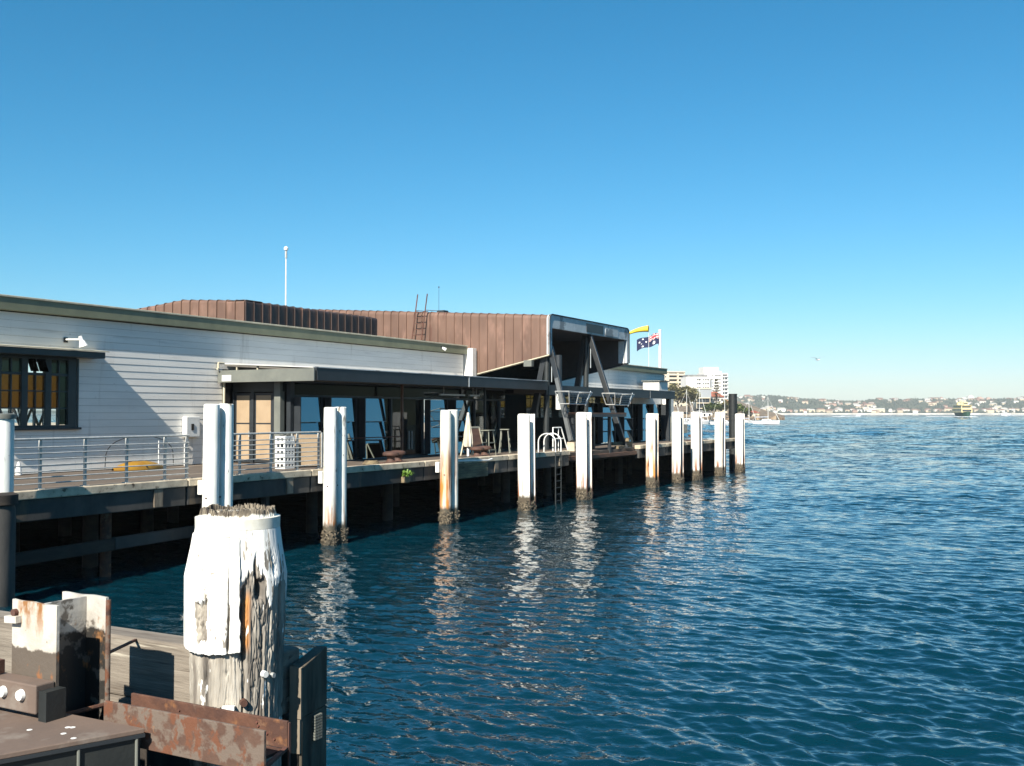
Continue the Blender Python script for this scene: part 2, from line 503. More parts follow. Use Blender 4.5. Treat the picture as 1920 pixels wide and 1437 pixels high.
def build_water():
    a_f = np.radians(np.linspace(-4, 62, 900))
    a_c = np.radians(np.linspace(62, 356, 60))[1:-1]
    ang = np.concatenate([a_f, a_c])
    lg = lambda a, b, n: np.exp(np.linspace(math.log(a), math.log(b), n))[:-1]
    rad = np.concatenate([lg(2.5, 8, 50), lg(8, 90, 700), lg(90, 1200, 260), lg(1200, 16000, 40), [16000.]])
    A, Rr = np.meshgrid(ang, rad)
    X, Y = Rr * np.cos(A), Rr * np.sin(A)
    drr = np.gradient(rad)[:, None] * np.ones_like(A)
    daa = np.abs(np.gradient(ang))[None, :] * Rr
    step = np.maximum(drr, daa)
    shelter = .40 + .60 * smooth(-1., 16., (15 - Y) * .8 + X * .10 - 3)
    Z = np.zeros_like(X)
    n = 110
    far_ = smooth(35, 160, Rr)
    lam = np.exp(np.linspace(math.log(.20), math.log(40.), n))
    for i, l in enumerate(lam):
        th = R(155) + nr.normal(0, .52)               # the chop runs towards the camera, a little across
        slope = .054 * (1.0 if l < .5 else (.5 / l) ** .85) * nr.uniform(.6, 1.3)
        a = slope * l / (2 * math.pi)
        k = 2 * math.pi / l
        fade = 1 - smooth(.20, .42, step / l)
        ph = k * (X * math.cos(th) + Y * math.sin(th)) + nr.uniform(0, 6.28)
        # slow groups so the pattern never reads as a grid
        g = 1 + .5 * np.sin(k * .13 * (X * math.cos(th + 1.3) + Y * math.sin(th + 1.3)) + nr.uniform(0, 6.28))
        s = shelter if l > .8 else (.55 + .45 * shelter)
        if l > 1.5:                                    # longer chop only where the wind has had room to raise it
            s = s * (1 - far_) + far_ * (.014 / (.054 * (.5 / l) ** .85)) * np.ones_like(X) if l > 3 else s * (.75 + .5 * far_)
            s = s * ((1 - .6 * (1 - far_)) if l > 3 else 1)
        Z += a * fade * g * s * np.sin(ph + .35 * np.sin(ph))
    # gusts: rougher and calmer patches tens of metres across
    gust = np.zeros_like(X)
    for i in range(14):
        k = 2 * math.pi / nr.uniform(9, 55)
        th = nr.uniform(0, 6.28)
        gust += np.sin(k * (X * math.cos(th) + Y * math.sin(th)) + nr.uniform(0, 6.28))
    Z *= 1 + .32 * np.tanh(gust / 2.6)
    nrw, nc = X.shape
    V = np.stack([X, Y, Z], -1).reshape(-1, 3)
    i, j = np.meshgrid(np.arange(nrw - 1), np.arange(nc), indexing='ij')
    j2 = (j + 1) % nc
    F = np.stack([i * nc + j, (i + 1) * nc + j, (i + 1) * nc + j2, i * nc + j2], -1).reshape(-1, 4)
    me = bpy.data.meshes.new('water')
    cen = len(V)
    V = np.vstack([V, [[0, 0, 0]]])
    me.vertices.add(len(V))
    me.vertices.foreach_set('co', V.astype(np.float32).ravel())
    tri = np.stack([np.full(nc, cen), np.arange(nc), (np.arange(nc) + 1) % nc], -1)
    loops = np.concatenate([F.ravel(), tri.ravel()])
    me.loops.add(len(loops))
    me.loops.foreach_set('vertex_index', loops.astype(np.int32))
    me.polygons.add(len(F) + len(tri))
    starts = np.concatenate([np.arange(len(F)) * 4, len(F) * 4 + np.arange(len(tri)) * 3])
    me.polygons.foreach_set('loop_start', starts.astype(np.int32))
    me.polygons.foreach_set('use_smooth', np.ones(len(starts), bool))
    me.update(calc_edges=True)
    me.validate()
    m = bpy.data.materials.new('harbour water')
    m.use_nodes = True
    t = m.node_tree
    N, L = t.nodes, t.links
    b = N['Principled BSDF']
    b.inputs['Base Color'].default_value = (.0010, .0195, .032, 1)
    b.inputs['Roughness'].default_value = .035
    b.inputs['IOR'].default_value = 1.333
    geo = N.new('ShaderNodeNewGeometry')
    # the open harbour is choppier than the water beside the wharf
    ln = N.new('ShaderNodeVectorMath')
    ln.operation = 'LENGTH'
    L.new(geo.outputs['Position'], ln.inputs[0])
    op = N.new('ShaderNodeMapRange')
    op.inputs['From Min'].default_value = 18
    op.inputs['From Max'].default_value = 160
    op.inputs['To Min'].default_value = .7
    op.inputs['To Max'].default_value = 1.6
    L.new(ln.outputs['Value'], op.inputs[0])
    prev = None
    for sc, dist, st in ((7.5, .020, (1.0, .75, 1)), (2.6, .052, (1.0, .7, 1)), (.8, .085, (1.0, .65, 1)), (.16, .12, (1.0, .6, 1))):
        mp = N.new('ShaderNodeMapping')
        mp.inputs['Rotation'].default_value = (0, 0, R(25))
        mp.inputs['Scale'].default_value = st
        L.new(geo.outputs['Position'], mp.inputs[0])
        n_ = N.new('ShaderNodeTexNoise')
        n_.inputs['Scale'].default_value = sc
        n_.inputs['Detail'].default_value = 2
        L.new(mp.outputs[0], n_.inputs[0])
        bp = N.new('ShaderNodeBump')
        L.new(op.outputs[0], bp.inputs['Strength'])
        bp.inputs['Distance'].default_value = dist
        L.new(n_.outputs[0], bp.inputs['Height'])
        if prev:
            L.new(prev.outputs[0], bp.inputs['Normal'])
        prev = bp
    # beyond the reach of the modelled waves the small ones tilt the surface at random
    o2 = N.new('ShaderNodeMapRange')
    o2.inputs['From Min'].default_value = 22
    o2.inputs['From Max'].default_value = 130
    o2.inputs['To Max'].default_value = 1.0
    L.new(ln.outputs['Value'], o2.inputs[0])
    acc = None
    for sc, amp in ((.45, 1.1), (1.3, 1.8), (3.6, 1.8)):
        mp = N.new('ShaderNodeMapping')
        mp.inputs['Rotation'].default_value = (0, 0, R(25))
        mp.inputs['Scale'].default_value = (1, .55, 1)
        L.new(geo.outputs['Position'], mp.inputs[0])
        n_ = N.new('ShaderNodeTexNoise')
        n_.inputs['Scale'].default_value = sc
        n_.inputs['Detail'].default_value = 3
        L.new(mp.outputs[0], n_.inputs[0])
        sb = N.new('ShaderNodeVectorMath')
        sb.operation = 'SUBTRACT'
        sb.inputs[1].default_value = (.5, .5, .5)
        L.new(n_.outputs[1], sb.inputs[0])
        ml = N.new('ShaderNodeVectorMath')
        ml.operation = 'MULTIPLY'
        ml.inputs[1].default_value = (amp, amp, 0)
        L.new(sb.outputs[0], ml.inputs[0])
        if acc:
            ad = N.new('ShaderNodeVectorMath')
            L.new(acc.outputs[0], ad.inputs[0])
            L.new(ml.outputs[0], ad.inputs[1])
            acc = ad
        else:
            acc = ml
    sc_ = N.new('ShaderNodeVectorMath')
    sc_.operation = 'SCALE'
    L.new(acc.outputs[0], sc_.inputs[0])
    L.new(o2.outputs[0], sc_.inputs['Scale'])
    ad = N.new('ShaderNodeVectorMath')
    L.new(prev.outputs[0], ad.inputs[0])
    L.new(sc_.outputs[0], ad.inputs[1])
    nm = N.new('ShaderNodeVectorMath')
    nm.operation = 'NORMALIZE'
    L.new(ad.outputs[0], nm.inputs[0])
    L.new(nm.outputs[0], b.inputs['Normal'])
    me.materials.append(m)
    o = bpy.data.objects.new('water', me)
    col.objects.link(o)
    o['kind'] = 'structure'


build_water()

# ------------------------------------------------------------------ the wharf deck (setting)
DZ = 1.93
deck = MB().box(6, 63.4, 18.66, 46, DZ - .22, DZ).build('wharf_deck', DECK)
tag(deck, kind='structure')
ORIGIN[deck.name] = (0, 0, 0)
MB().box(6, 63.4, 31, 31.5, -1.5, DZ - .22).build('dark_backing', TIMBER_DARK, deck)  # added wall that keeps the space under the deck dark
MB().box(62.9, 63.3, 19.2, 30.99, -1.5, DZ - .23).build('end_backing', TIMBER_DARK, deck)  # added return wall, shuts bright water out of the dark under the deck
xs = [6, 12.3, 17.9, 22.4, 28.0, 33.6, 38.9, 46.7, 50.4, 53.4, 57.3, 63.4]
for a, b in zip(xs[:-1], xs[1:]):
    if a == 38.9:
        continue
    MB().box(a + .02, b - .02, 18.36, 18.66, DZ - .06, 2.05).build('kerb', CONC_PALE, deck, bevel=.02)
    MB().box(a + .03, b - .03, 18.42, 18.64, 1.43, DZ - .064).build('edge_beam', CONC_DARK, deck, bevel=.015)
    if b < 46:
        MB().box(b - 1.0, b - .75, 18.38, 18.415, 1.46, 1.86).build('timber_packer', TIMBER_POST, deck)
for y in (20.2, 23.0, 26.):
    MB().box(6, 63.4, y, y + .3, 1.35, DZ - .224).build('cross_head', TIMBER_DARK, deck)
# steel landing edge in the gap
MB().box(39.0, 46.6, 18.5, 18.9, 1.62, 1.78).build('landing_edge', TIMBER_BROWN, deck)
for i in range(13):
    MB().box(39.1 + i * .57, 39.62 + i * .57, 18.92, 20.1, 1.66, 1.72).build('landing_board', TIMBER_DARK, deck)
# low walers and short posts under the edge
prom = MB().box(-20, 140, 48, 150, .8, 2.0).build('promenade', CONC_PALE)
tag(prom, kind='structure')

wal = thing('waler_brace', (16, 18.75, .7), 'long dark timber brace with a rusty short post, low under the railing', 'brace')
MB().bar((12.9, 18.75, .64), (16.05, 18.75, .70), .16, .26).build('timber', TIMBER_DARK, wal, bevel=.02)
MB().bar((16.08, 18.75, .71), (18.45, 18.75, .75), .16, .26).build('timber', CONC_DARK, wal, bevel=.02)
MB().tube((16.0, 18.9, -.5), (16.0, 18.9, 1.42), .12, .12, 14).build('post', RUST_DARK, wal)
MB().lathe([(.16, 1.43), (.22, 1.46), (.22, 1.72), (.15, 1.705)], (16.05, 18.9, 0), 16).build('post_cap', TIMBER_DARK, wal)
wal2 = thing('waler_brace', (20.6, 18.75, .7), 'short dark timber brace between the two pairs of round white piles', 'brace')
MB().bar((18.9, 18.78, .78), (21.3, 18.78, .80), .16, .24).build('timber', TIMBER_DARK, wal2, bevel=.02)
MB().bar((21.0, 18.78, .5), (21.0, 18.78, 1.42), .18, .14).build('post', CONC_DARK, wal2)

g = 'dark support piles under the wharf'
sp0 = MB().tube((0, 0, -1.5), (0, 0, 1.34), .19, .17, 14).mesh('support_pile', TIMBER_DARK)
k = 0
for y in (20.35, 23.15, 26.15):
    for i in range(14):
        place(sp0, 'support_pile', (8.6 + i * 4.05 + rs.uniform(-.3, .3), y, 0), deck)


# ------------------------------------------------------------------ fender piles
def barn(parent, pts, r, top=.38, seed=0):
    q = random.Random(seed)
    b = MB()
    for (cx, cy) in pts:
        prof = []
        n = 26
        k0 = len(b.v)
        zs = [-.9 + i * (top + .9) / 22 for i in range(23)]
        for zi, z in enumerate(zs):
            for i in range(n):
                t = 2 * math.pi * i / n
                edge = 1 if zi < 21 else (.6 if zi == 21 else 0)
                rr = r * (1.0 + .02) + edge * (.006 + .034 * q.random() ** 1.5)
                zz = z + (q.uniform(-.10, .06) if zi >= 20 else 0)
                b.v.append((cx + rr * math.cos(t), cy + rr * math.sin(t), zz))
        for m in range(22):
            for i in range(n):
                j = (i + 1) % n
                b.f.append((k0 + m * n + i, k0 + m * n + j, k0 + (m + 1) * n + j, k0 + (m + 1) * n + i))
                b.mi.append(0)
                b.sm.append(False)
        for _ in range(70):                        # single shells standing proud
            t = q.uniform(0, 6.283)
            z = q.uniform(-.1, top - .02)
            rr = r * 1.02 + .03
            s = q.uniform(.012, .028)
            c = Vector((cx + rr * math.cos(t), cy + rr * math.sin(t), z))
            d = Vector((math.cos(t), math.sin(t), q.uniform(-.4, .6))).normalized()
            b.tube(c, c + d * s * 1.6, s, s * .35, 5, True, False)
    b.build('barnacle_crust', BARNACLE, parent, fix=False)


def round_pair(x, top, r, gap, mt, label, seed):
    y = 18.02
    t = thing('fender_pile', (x, y, 0), label, 'pile', 'white fender piles along the wharf edge')
    for i, (dx, dz) in enumerate(((0, 0), (gap, .01))):
        b = MB()
        q = random.Random(seed + i)
        prof = []
        for j in range(30):
            z = -1.2 + (top + dz + 1.2) * j / 29
            prof.append((r * (1 + q.uniform(-.012, .012)) * (1.03 - .03 * j / 29), z))
        prof[-1] = (prof[-1][0] * .97, top + dz - .01)
        prof.append((prof[-1][0] * .82, top + dz + .012))
        b.lathe(prof, (x + dx, y, 0), 28)
        b.build('pile_shaft', mt, t, fix=False)
    barn(t, [(x, y), (x + gap, y)], r, .42, seed)
    MB().tube((x - r - .02, y - .05, 1.6), (x + gap + .02, y - .05, 1.6), .018, .018, 8).build('tie_bolt', RUST_EDGE, t)
    MB().box(x - .10, x + .18, 18.22, 18.355, 1.66, 2.0).build('end_bracket', STEEL_WHITE, t, bevel=.01)
    return t


round_pair(18.26, 3.80, .19, .45, WHITE, 'pair of round white piles rising in front of the tan doors', 31)
round_pair(22.75, 3.745, .185, .45, WHITE, 'pair of round white piles at the end of the railing, lightly rusted low down', 51)
round_pair(28.7, 3.68, .185, .45, WHITE_RUST, 'pair of round white piles with long orange rust runs, beside the slatted panel', 71)


def h_pile(x, top, w, d, mt, label, seed, rust_z):
    y = 18.0
    t = thing('fender_pile', (x, y, 0), label, 'pile', 'white fender piles along the wharf edge')
    f = .035
    # front flange with rounded shoulders, flat face to the sun
    pts = []
    for a in range(0, 91, 15):
        pts.append((x, y + w / 2 - .09 + .09 * math.sin(R(a)) * 1.0, top - .09 + .09 * math.cos(R(a))))
    left = [(x, y + w / 2, -1.2), (x, y - w / 2, -1.2)]
    right = [(px, 2 * y - py, pz) for px, py, pz in reversed(pts)]
    MB().prism(right + pts + left, (f * 2.2, 0, 0)).build('front_flange', mt, t)
    MB().box(x + f * 2.2 + .002, x + d - f - .002, y - .02, y + .02, -1.2, top - .02).build('web', mt if x < 40 else WEB_RUST, t)
    MB().box(x + d - f, x + d, y - w / 2, y + w / 2, -1.2, top - .01).build('rear_flange', mt, t)
    MB().box(x + .012, x + f * 2.2 - .012, y - w / 2 - .006, y - w / 2 - .001, .2, top - .25).build('rusty_edge', RUST_EDGE, t)
    MB().box(x + d - f - .004, x + d + .006, y - w / 2 - .008, y - w / 2 - .001, .1, rust_z).build('rusty_edge', RUST_EDGE, t)
    barn(t, [(x + .08, y), (x + d - .08, y)], w * .47, .36, seed)
    return t


H = [(34.1, 3.57, STEEL_WHITE, 'white steel pile standing between the bollards and the boat ladder', 3.4),
     (39.2, 3.63, STEEL_WHITE, 'white steel pile standing at the near end of the brown plank canopy', 3.5),
     (47.1, 3.58, WHITE_RUST, 'white steel pile with a broad orange rust patch, first beyond the steel trestles', 3.5),
     (50.75, 3.66, STEEL_WHITE, 'white steel pile just beyond the orange stained one, throwing its shadow on the next', 3.5),
     (53.75, 3.66, STEEL_WHITE, 'white steel pile just before the lone rusty bollard', 3.5),
     (57.9, 3.66, STEEL_WHITE, 'white steel pile beyond the lone rusty bollard, before the black tube', 3.5),
     (62.0, 3.56, STEEL_WHITE, 'last white steel pile, right at the wharf end by the black tube', 3.5)]
for i, (x, top, mt, lb, rz) in enumerate(H):
    h_pile(x, top, .48 if i < 2 else .46, .50, mt, lb, 200 + i, rz)

t = thing('fender_pile', (12.78, 18.0, 0), 'white timber pile with a flat dark cap on a thick grey sleeve', 'pile', 'white fender piles along the wharf edge')
MB().lathe([(.22, 1.9), (.215, 2.6), (.205, 3.48)], (12.78, 18, 0), 24).build('pile_shaft', WHITE, t)
MB().lathe([(.235, 3.485), (.24, 3.5), (.24, 3.575), (.20, 3.59)], (12.78, 18, 0), 24).build('pile_cap', SLATE_LT, t)
MB().lathe([(.40, -1.2), (.37, .6), (.36, 1.78), (.33, 1.86)], (12.62, 17.95, 0), 24).build('sleeve', CONC_DARK, t)
MB().lathe([(.35, 1.865), (.40, 1.88), (.40, 2.06), (.30, 2.10)], (12.62, 17.95, 0), 24).build('sleeve_cap', TIMBER_DARK, t)

t = thing('mooring_tube', (64.85, 19.2, 0), 'tall black steel tube pile standing off the wharf end', 'pile')
MB().tube((64.85, 19.2, -1.2), (64.85, 19.2, 4.74), .26, .26, 28).build('tube_shaft', NEAR_BLACK, t)
MB().lathe([(.265, 4.745), (.275, 4.75), (.275, 4.80), (.25, 4.81)], (64.85, 19.2, 0), 28).build('tube_cap', BLACK, t)

for o in list(col.objects):
    if o.name.startswith('fender_pile'):
        o.rotation_euler = (rs.uniform(-.007, .007), rs.uniform(-.008, .008), rs.uniform(-.05, .05))

# ------------------------------------------------------------------ railing
def rail_run(name, xs_, label, x_end):
    t = thing(name, (xs_[0], 18.5, 2.05), label, 'railing')
    for x in xs_:
        p = MB().box(x - .025, x + .025, 18.48, 18.53, 2.06, 3.05).box(x - .07, x + .07, 18.44, 18.57, 2.052, 2.07)
        p.build('rail_post', STAINLESS, t)
    a, b = x_end
    MB().tube((a, 18.46, 3.07), (b, 18.46, 3.07), .026, .026, 10).build('top_rail', STAINLESS, t)
    for i in range(7):
        z = 2.17 + i * .122
        MB().tube((a, 18.455, z), (b, 18.455, z), .014, .014, 8).build('rail_bar', STAINLESS, t)
    return t


rail_run('railing', [12.95, 14.02, 15.11, 16.21, 17.31, 17.98], 'long galvanised railing on the deck edge in front of the kayak', (12.95, 18.0))
rail_run('railing', [18.95, 19.75, 20.9, 21.95, 22.85], 'short galvanised railing in front of the tan doors and crates', (18.95, 22.87))

# ------------------------------------------------------------------ white weatherboard hall
WY = 25.0
hall = thing('wharf_hall', (10, WY, DZ), 'long white weatherboard hall with olive fascia on the wharf', 'building')
bz0, bh = 1.95, .207
board_cache = {}


def board(x0, x1, z0, h=bh):
    key = (round(x1 - x0, 3), round(h, 3))
    if key not in board_cache:
        l = key[0]
        board_cache[key] = MB().hexa([(0, -.024, 0), (l, -.024, 0), (l, 0, 0), (0, 0, 0), (0, -.015, h - .005), (l, -.015, h - .005), (l, 0, h - .005), (0, 0, h - .005)]).mesh('board', WOOD_BOARD)
    return place(board_cache[key], 'board', (x0, WY, z0), hall)


WX0, WX1, WZ0, WZ1 = 15.3, 20.07, 3.19, 5.14
for i in range(21):
    z = bz0 + i * bh
    if z + bh > 6.34:
        break
    joints = [10.0, 15.3, 20.07, 25.83, 31.0, 36.3, 41.3] if i % 2 else [10.0, 15.3, 20.07, 23.1, 25.83, 33.6, 41.3]
    for a, b in zip(joints[:-1], joints[1:]):
        if a >= 15.2 and b <= 20.1 and z + bh > WZ0 + .02 and z < WZ1 - .02:
            continue
        if a >= 25.8 and z < 4.95:
            continue
        board(a + .002, b - .002, z)
    # far end of the hall beyond the copper canopy
    if z > 4.7:
        for a, b in ((51.4, 56.9), (56.9, 62.4), (62.4, 67.9)) if i % 2 else ((51.4, 54.1), (54.1, 59.6), (59.6, 67.9)):
            board(a + .002, b - .002, z)
for q_ in ((10, WX0, DZ, 6.34), (WX0, WX1, DZ, WZ0), (WX0, WX1, WZ1, 6.34), (WX1, 26.2, DZ, 6.34), (26.2, 41.3, 4.9, 6.34), (51.4, 67.9, 4.7, 6.34)):
    MB().box(q_[0], q_[1], WY + .003, WY + .15, q_[2], q_[3]).build('wall_core', DARK_IN, hall)
for a, b, z in ((10, 41.36, 6.32), (51.35, 68.2, 6.26)):
    MB().box(a, b, WY - .19, WY + .10, z + .004, z + .34).build('fascia', OLIVE, hall, bevel=.01)
    MB().box(a, b + .05, WY - .22, WY + .12, z + .345, z + .40).build('gutter_edge', CREAM, hall, bevel=.01)
MB().box(10, 41.8, WY + .12, 36, 6.50, 6.60).box(51.3, 68.2, WY + .12, 36, 6.45, 6.55).build('roof', SLATE_LT, hall)
MB().box(41.4, 41.78, WY - .45, WY + .2, 4.95, 6.60).build('pilaster', WOOD_BOARD, hall, bevel=.01)
MB().box(67.92, 68.1, WY - .04, 27.3, DZ, 6.24).build('end_wall', WOOD_BOARD, hall)
MB().box(67.92, 68.1, 27.31, 36, 5.62, 6.24).build('end_beam', WOOD_BOARD, hall)
MB().box(10, 68, 35.8, 36, 5.6, 6.45).build('rear_wall', DARK_IN, hall)
for x in (12, 17, 22, 24.9, 28.9, 32, 37, 42, 47, 52, 57, 62, 67):
    MB().box(x, x + .25, 35.7, 36, DZ, 5.598).build('rear_column', DARK_IN, hall)
MB().box(26.2, 26.35, WY + .15, 29.39, DZ, 6.48).build('partition', DARK_IN, hall)
MB().box(26.4, 44, 29.4, 29.55, DZ, 6.48).build('partition', DARK_IN, hall)
# window hood
MB().box(14.9, 20.62, WY - .55, WY - .035, 5.155, 5.33).build('window_hood', FRAME_GREEN, hall, bevel=.01)
MB().hexa([(14.9, WY - .60, 5.335), (20.72, WY - .60, 5.335), (20.72, WY - .035, 5.385), (14.9, WY - .035, 5.385),
           (14.9, WY - .60, 5.365), (20.72, WY - .60, 5.365), (20.72, WY - .035, 5.42), (14.9, WY - .035, 5.42)]).build('hood_flashing', CREAM, hall)
# multi-pane window: frame, then panes as sub-parts
wf = MB()
wf.box(WX0, WX1, WY - .03, WY + .13, WZ0 + .002, WZ0 + .07).box(WX0, WX1, WY - .03, WY + .13, WZ1 - .06, WZ1 - .002)
colx = [15.36, 15.66, 15.69, 15.99, 16.16, 16.44, 16.47, 16.76, 16.92, 17.20, 17.23, 17.52, 17.72, 18.01, 18.05, 18.33, 18.51, 18.76, 18.79, 19.06, 19.25, 19.50, 19.54, 19.80]
rowz = [3.27, 3.71, 3.745, 4.18, 4.215, 4.63, 4.70, 5.08]
edges = [WX0] + colx + [WX1]
for i in range(0, len(edges), 2):
    wide = edges[i + 1] - edges[i] > .08
    wf.box(edges[i], edges[i + 1], WY - (.03 if wide else .0), WY + .1, WZ0 + .071, WZ1 - .061)
for i in range(0, len(colx), 2):
    for z0, z1 in ((3.71, 3.745), (4.18, 4.215), (4.63, 4.70)):
        wf.box(colx[i] + .001, colx[i + 1] - .001, WY + .002, WY + .09, z0, z1)
win = wf.build('window', FRAME_GREEN, hall)
for i in range(0, len(colx), 2):
    for j in range(0, 8, 2):
        last = i == len(colx) - 2
        m_ = BLIND if (j == 6 or last) else (AMBER if j in (2, 4) else CLEAR)
        if j == 6 and i in (16, 18):
            # hopper light tilted open
            MB().hexa([(colx[i], WY - .16, rowz[j] + .03), (colx[i + 1], WY - .16, rowz[j] + .03), (colx[i + 1], WY - .14, rowz[j] + .03), (colx[i], WY - .14, rowz[j] + .03),
                       (colx[i], WY + .01, rowz[j + 1]), (colx[i + 1], WY + .01, rowz[j + 1]), (colx[i + 1], WY + .03, rowz[j + 1]), (colx[i], WY + .03, rowz[j + 1])]).build('pane', m_, win)
        else:
            MB().box(colx[i] + .001, colx[i + 1] - .001, WY + .04, WY + .046, rowz[j], rowz[j + 1]).build('pane', m_, win)
MB().box(WX0 - .05, WX1 + .12, WY - .12, WY - .032, WZ0 - .06, WZ0 - .004).build('window_sill', SLATE, hall, bevel=.008)
MB().box(WX1 + .004, WX1 + .06, WY - .05, WY - .034, WZ0, WZ1).build('window_trim', FRAME_GREEN, hall)

# objects seen through the low panes
for i, (x, lb) in enumerate(((17.75, 'dark folding trestle behind the window pane, nearest the capped pile'), (18.62, 'dark folding trestle behind the middle panes of the window'), (19.2, 'dark folding trestle behind the last clear pane of the window'))):
    t = MB()
    for y in (25.7, 26.3):
        t.bar((x, y, 2.7), (x + .42, y, 3.72), .05, .05).bar((x + .42, y, 2.7), (x, y, 3.72), .05, .05)
    t.bar((x + .21, 25.7, 3.2), (x + .21, 26.3, 3.2), .04, .04)
    solo(t, 'folding_trestle', BLACK, (x + .2, 26, 2.7), lb, 'trestle', 'folding trestles behind the hall window')
MB().box(16, 21, 25.5, 26.6, 2.4, 2.69).build('bench_top', DARK_IN, hall)

# fittings on the wall
t = thing('wall_floodlight', (19.95, 24.8, 5.6), 'white floodlight on a short arm above the window hood', 'floodlight')
MB().box(19.62, 19.74, WY - .06, WY - .034, 5.58, 5.72).build('wall_plate', BLACK, t)
MB().tube((19.68, WY - .06, 5.66), (19.86, WY - .42, 5.66), .025, .025, 10).build('arm', WHITE_P, t)
MB().tube((19.86, WY - .42, 5.76), (19.90, WY - .44, 5.63), .055, .06, 16).build('lamp_body', WHITE_P, t)
MB().tube((19.90, WY - .44, 5.632), (19.94, WY - .47, 5.47), .065, .125, 20).build('lamp_shade', WHITE_P, t)
t = thing('meter_box', (24.3, 24.9, 2.8), 'white meter box with a black slot on the white boards', 'meter box')
MB().box(24.05, 24.62, WY - .24, WY - .035, 2.83, 3.48).build('cabinet', WHITE_P, t, bevel=.02)
MB().box(24.24, 24.34, WY - .262, WY - .242, 3.05, 3.25).build('slot', BLACK, t)
MB().tube((24.2, WY - .1, 2.82), (24.2, WY - .1, 1.95), .03, .03, 8).build('conduit', WHITE_P, t)
t = thing('security_lamp', (39.2, 24.86, 6.4), 'tiny dark lamp on the olive fascia near the copper canopy', 'lamp')
MB().box(39.1, 39.2, WY - .2, WY - .1, 6.46, 6.56).build('bracket', BLACK, t)
MB().tube((39.2, WY - .18, 6.5), (39.32, WY - .3, 6.42), .05, .08, 12).build('lamp_shade', WHITE_P, t)
t = thing('life_ring', (17.86, 24.8, 2.9), 'white life ring hanging on the boards beside the capped pile', 'life ring')
b = MB()
for i in range(24):
    a0, a1 = 2 * math.pi * i / 24, 2 * math.pi * (i + 1) / 24
    b.tube((17.86 + .19 * math.cos(a0), WY - .11, 2.98 + .19 * math.sin(a0)), (17.86 + .19 * math.cos(a1), WY - .11, 2.98 + .19 * math.sin(a1)), .045, .045, 10, False)
b.build('ring', WHITE_P, t, fix=False)
MB().box(17.83, 17.89, WY - .10, WY - .034, 3.16, 3.25).build('hook', BLACK, t)
b = MB().lathe([(.03, 0), (.09, .02), (.07, .18), (.035, .34), (.015, .37)], (18.1, 24.75, DZ), 14)
solo(b, 'marker_cone', WHITE_P, (18.1, 24.75, DZ), 'small white marker cone on the deck below the life ring', 'cone')

# kayak lying against the wall and a bent hoop frame
b = MB()
NS, NP = 18, 12
k0 = len(b.v)
for i in range(NS + 1):
    u = i / NS
    wd = .33 * math.sin(math.pi * min(max(u, .02), .98)) ** .7
    for j in range(NP + 1):
        a = math.pi * j / NP
        b.v.append((20.75 + 1.85 * u, 24.25 + wd * math.cos(a), DZ + .01 + .26 * math.sin(a) * (math.sin(math.pi * min(max(u, .03), .97)) ** .55)))
for i in range(NS):
    for j in range(NP):
        b.f.append((k0 + i * (NP + 1) + j, k0 + (i + 1) * (NP + 1) + j, k0 + (i + 1) * (NP + 1) + j + 1, k0 + i * (NP + 1) + j + 1))
        b.mi.append(0)
        b.sm.append(True)
t = thing('kayak', (22.3, 24.25, DZ), 'yellow kayak lying hull up on the deck below the white wall', 'kayak')
b.build('hull', YELLOW, t, fix=False)
MB().box(21.1, 22.3, 24.22, 24.28, DZ + .255, DZ + .275).build('keel_strip', WHITE_P, t)
MB().tube((21.7, 23.91, DZ + .1), (21.7, 24.59, DZ + .1), .02, .02, 8).build('strap', BLACK, t)
t = thing('hoop_frame', (22.2, 24.7, DZ), 'thin bent wire hoop leaning on the wall above the yellow kayak', 'hoop')
pts = [(20.9 + 2.6 * (.5 - .5 * math.cos(math.pi * i / 16)), 24.75, DZ + .05 + .92 * math.sin(math.pi * i / 16) ** .5) for i in range(17)]
MB().path(pts, .012, 6).build('hoop', BLACK, t, fix=False)
MB().tube((22.9, 24.75, DZ), (22.9, 24.75, DZ + .82), .014, .014, 6).build('stake', WHITE_P, t)
MB().tube((23.95, 24.75, DZ), (23.95, 24.75, DZ + .7), .014, .014, 6).build('stake', WHITE_P, t)

# ------------------------------------------------------------------ cafe pavilion under the first flat awning
GY = 22.6
caf = thing('glass_cafe', (26.3, GY, DZ), 'glass walled cafe with tilted blue panes and tan doors under a flat grey awning', 'building')
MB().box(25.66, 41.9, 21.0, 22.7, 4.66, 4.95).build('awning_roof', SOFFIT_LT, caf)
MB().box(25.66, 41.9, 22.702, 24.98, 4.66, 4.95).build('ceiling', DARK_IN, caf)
MB().box(25.74, 41.95, 20.92, 20.995, 4.62, 5.02).build('awning_fascia', SLATE, caf, bevel=.008)
MB().box(25.58, 25.655, 20.92, 24.96, 4.60, 5.00).build('awning_end', SLATE_LT, caf, bevel=.008)
MB().box(25.63, 41.95, 20.90, 20.92, 5.022, 5.05).build('awning_flashing', ZINC, caf)
MB().box(35.0, 35.05, 20.90, 20.918, 4.62, 5.0).build('joint_cover', ZINC, caf)
MB().box(25.56, 25.578, 24.35, 24.75, 4.64, 4.84).build('notice_plate', WHITE_P, caf)
MB().hexa([(25.9, 21.2, 5.03), (41.0, 21.2, 5.03), (41.0, 24.96, 5.22), (25.9, 24.96, 5.22), (25.9, 21.2, 5.06), (41.0, 21.2, 5.06), (41.0, 24.96, 5.27), (25.9, 24.96, 5.27)]).build('upper_roof', PALE_ROOF, caf)
for y in (23.6, 24.5):
    MB().box(26.0, 26.05, y, y + .05, 4.955, 5.13).build('roof_prop', CREAM, caf)
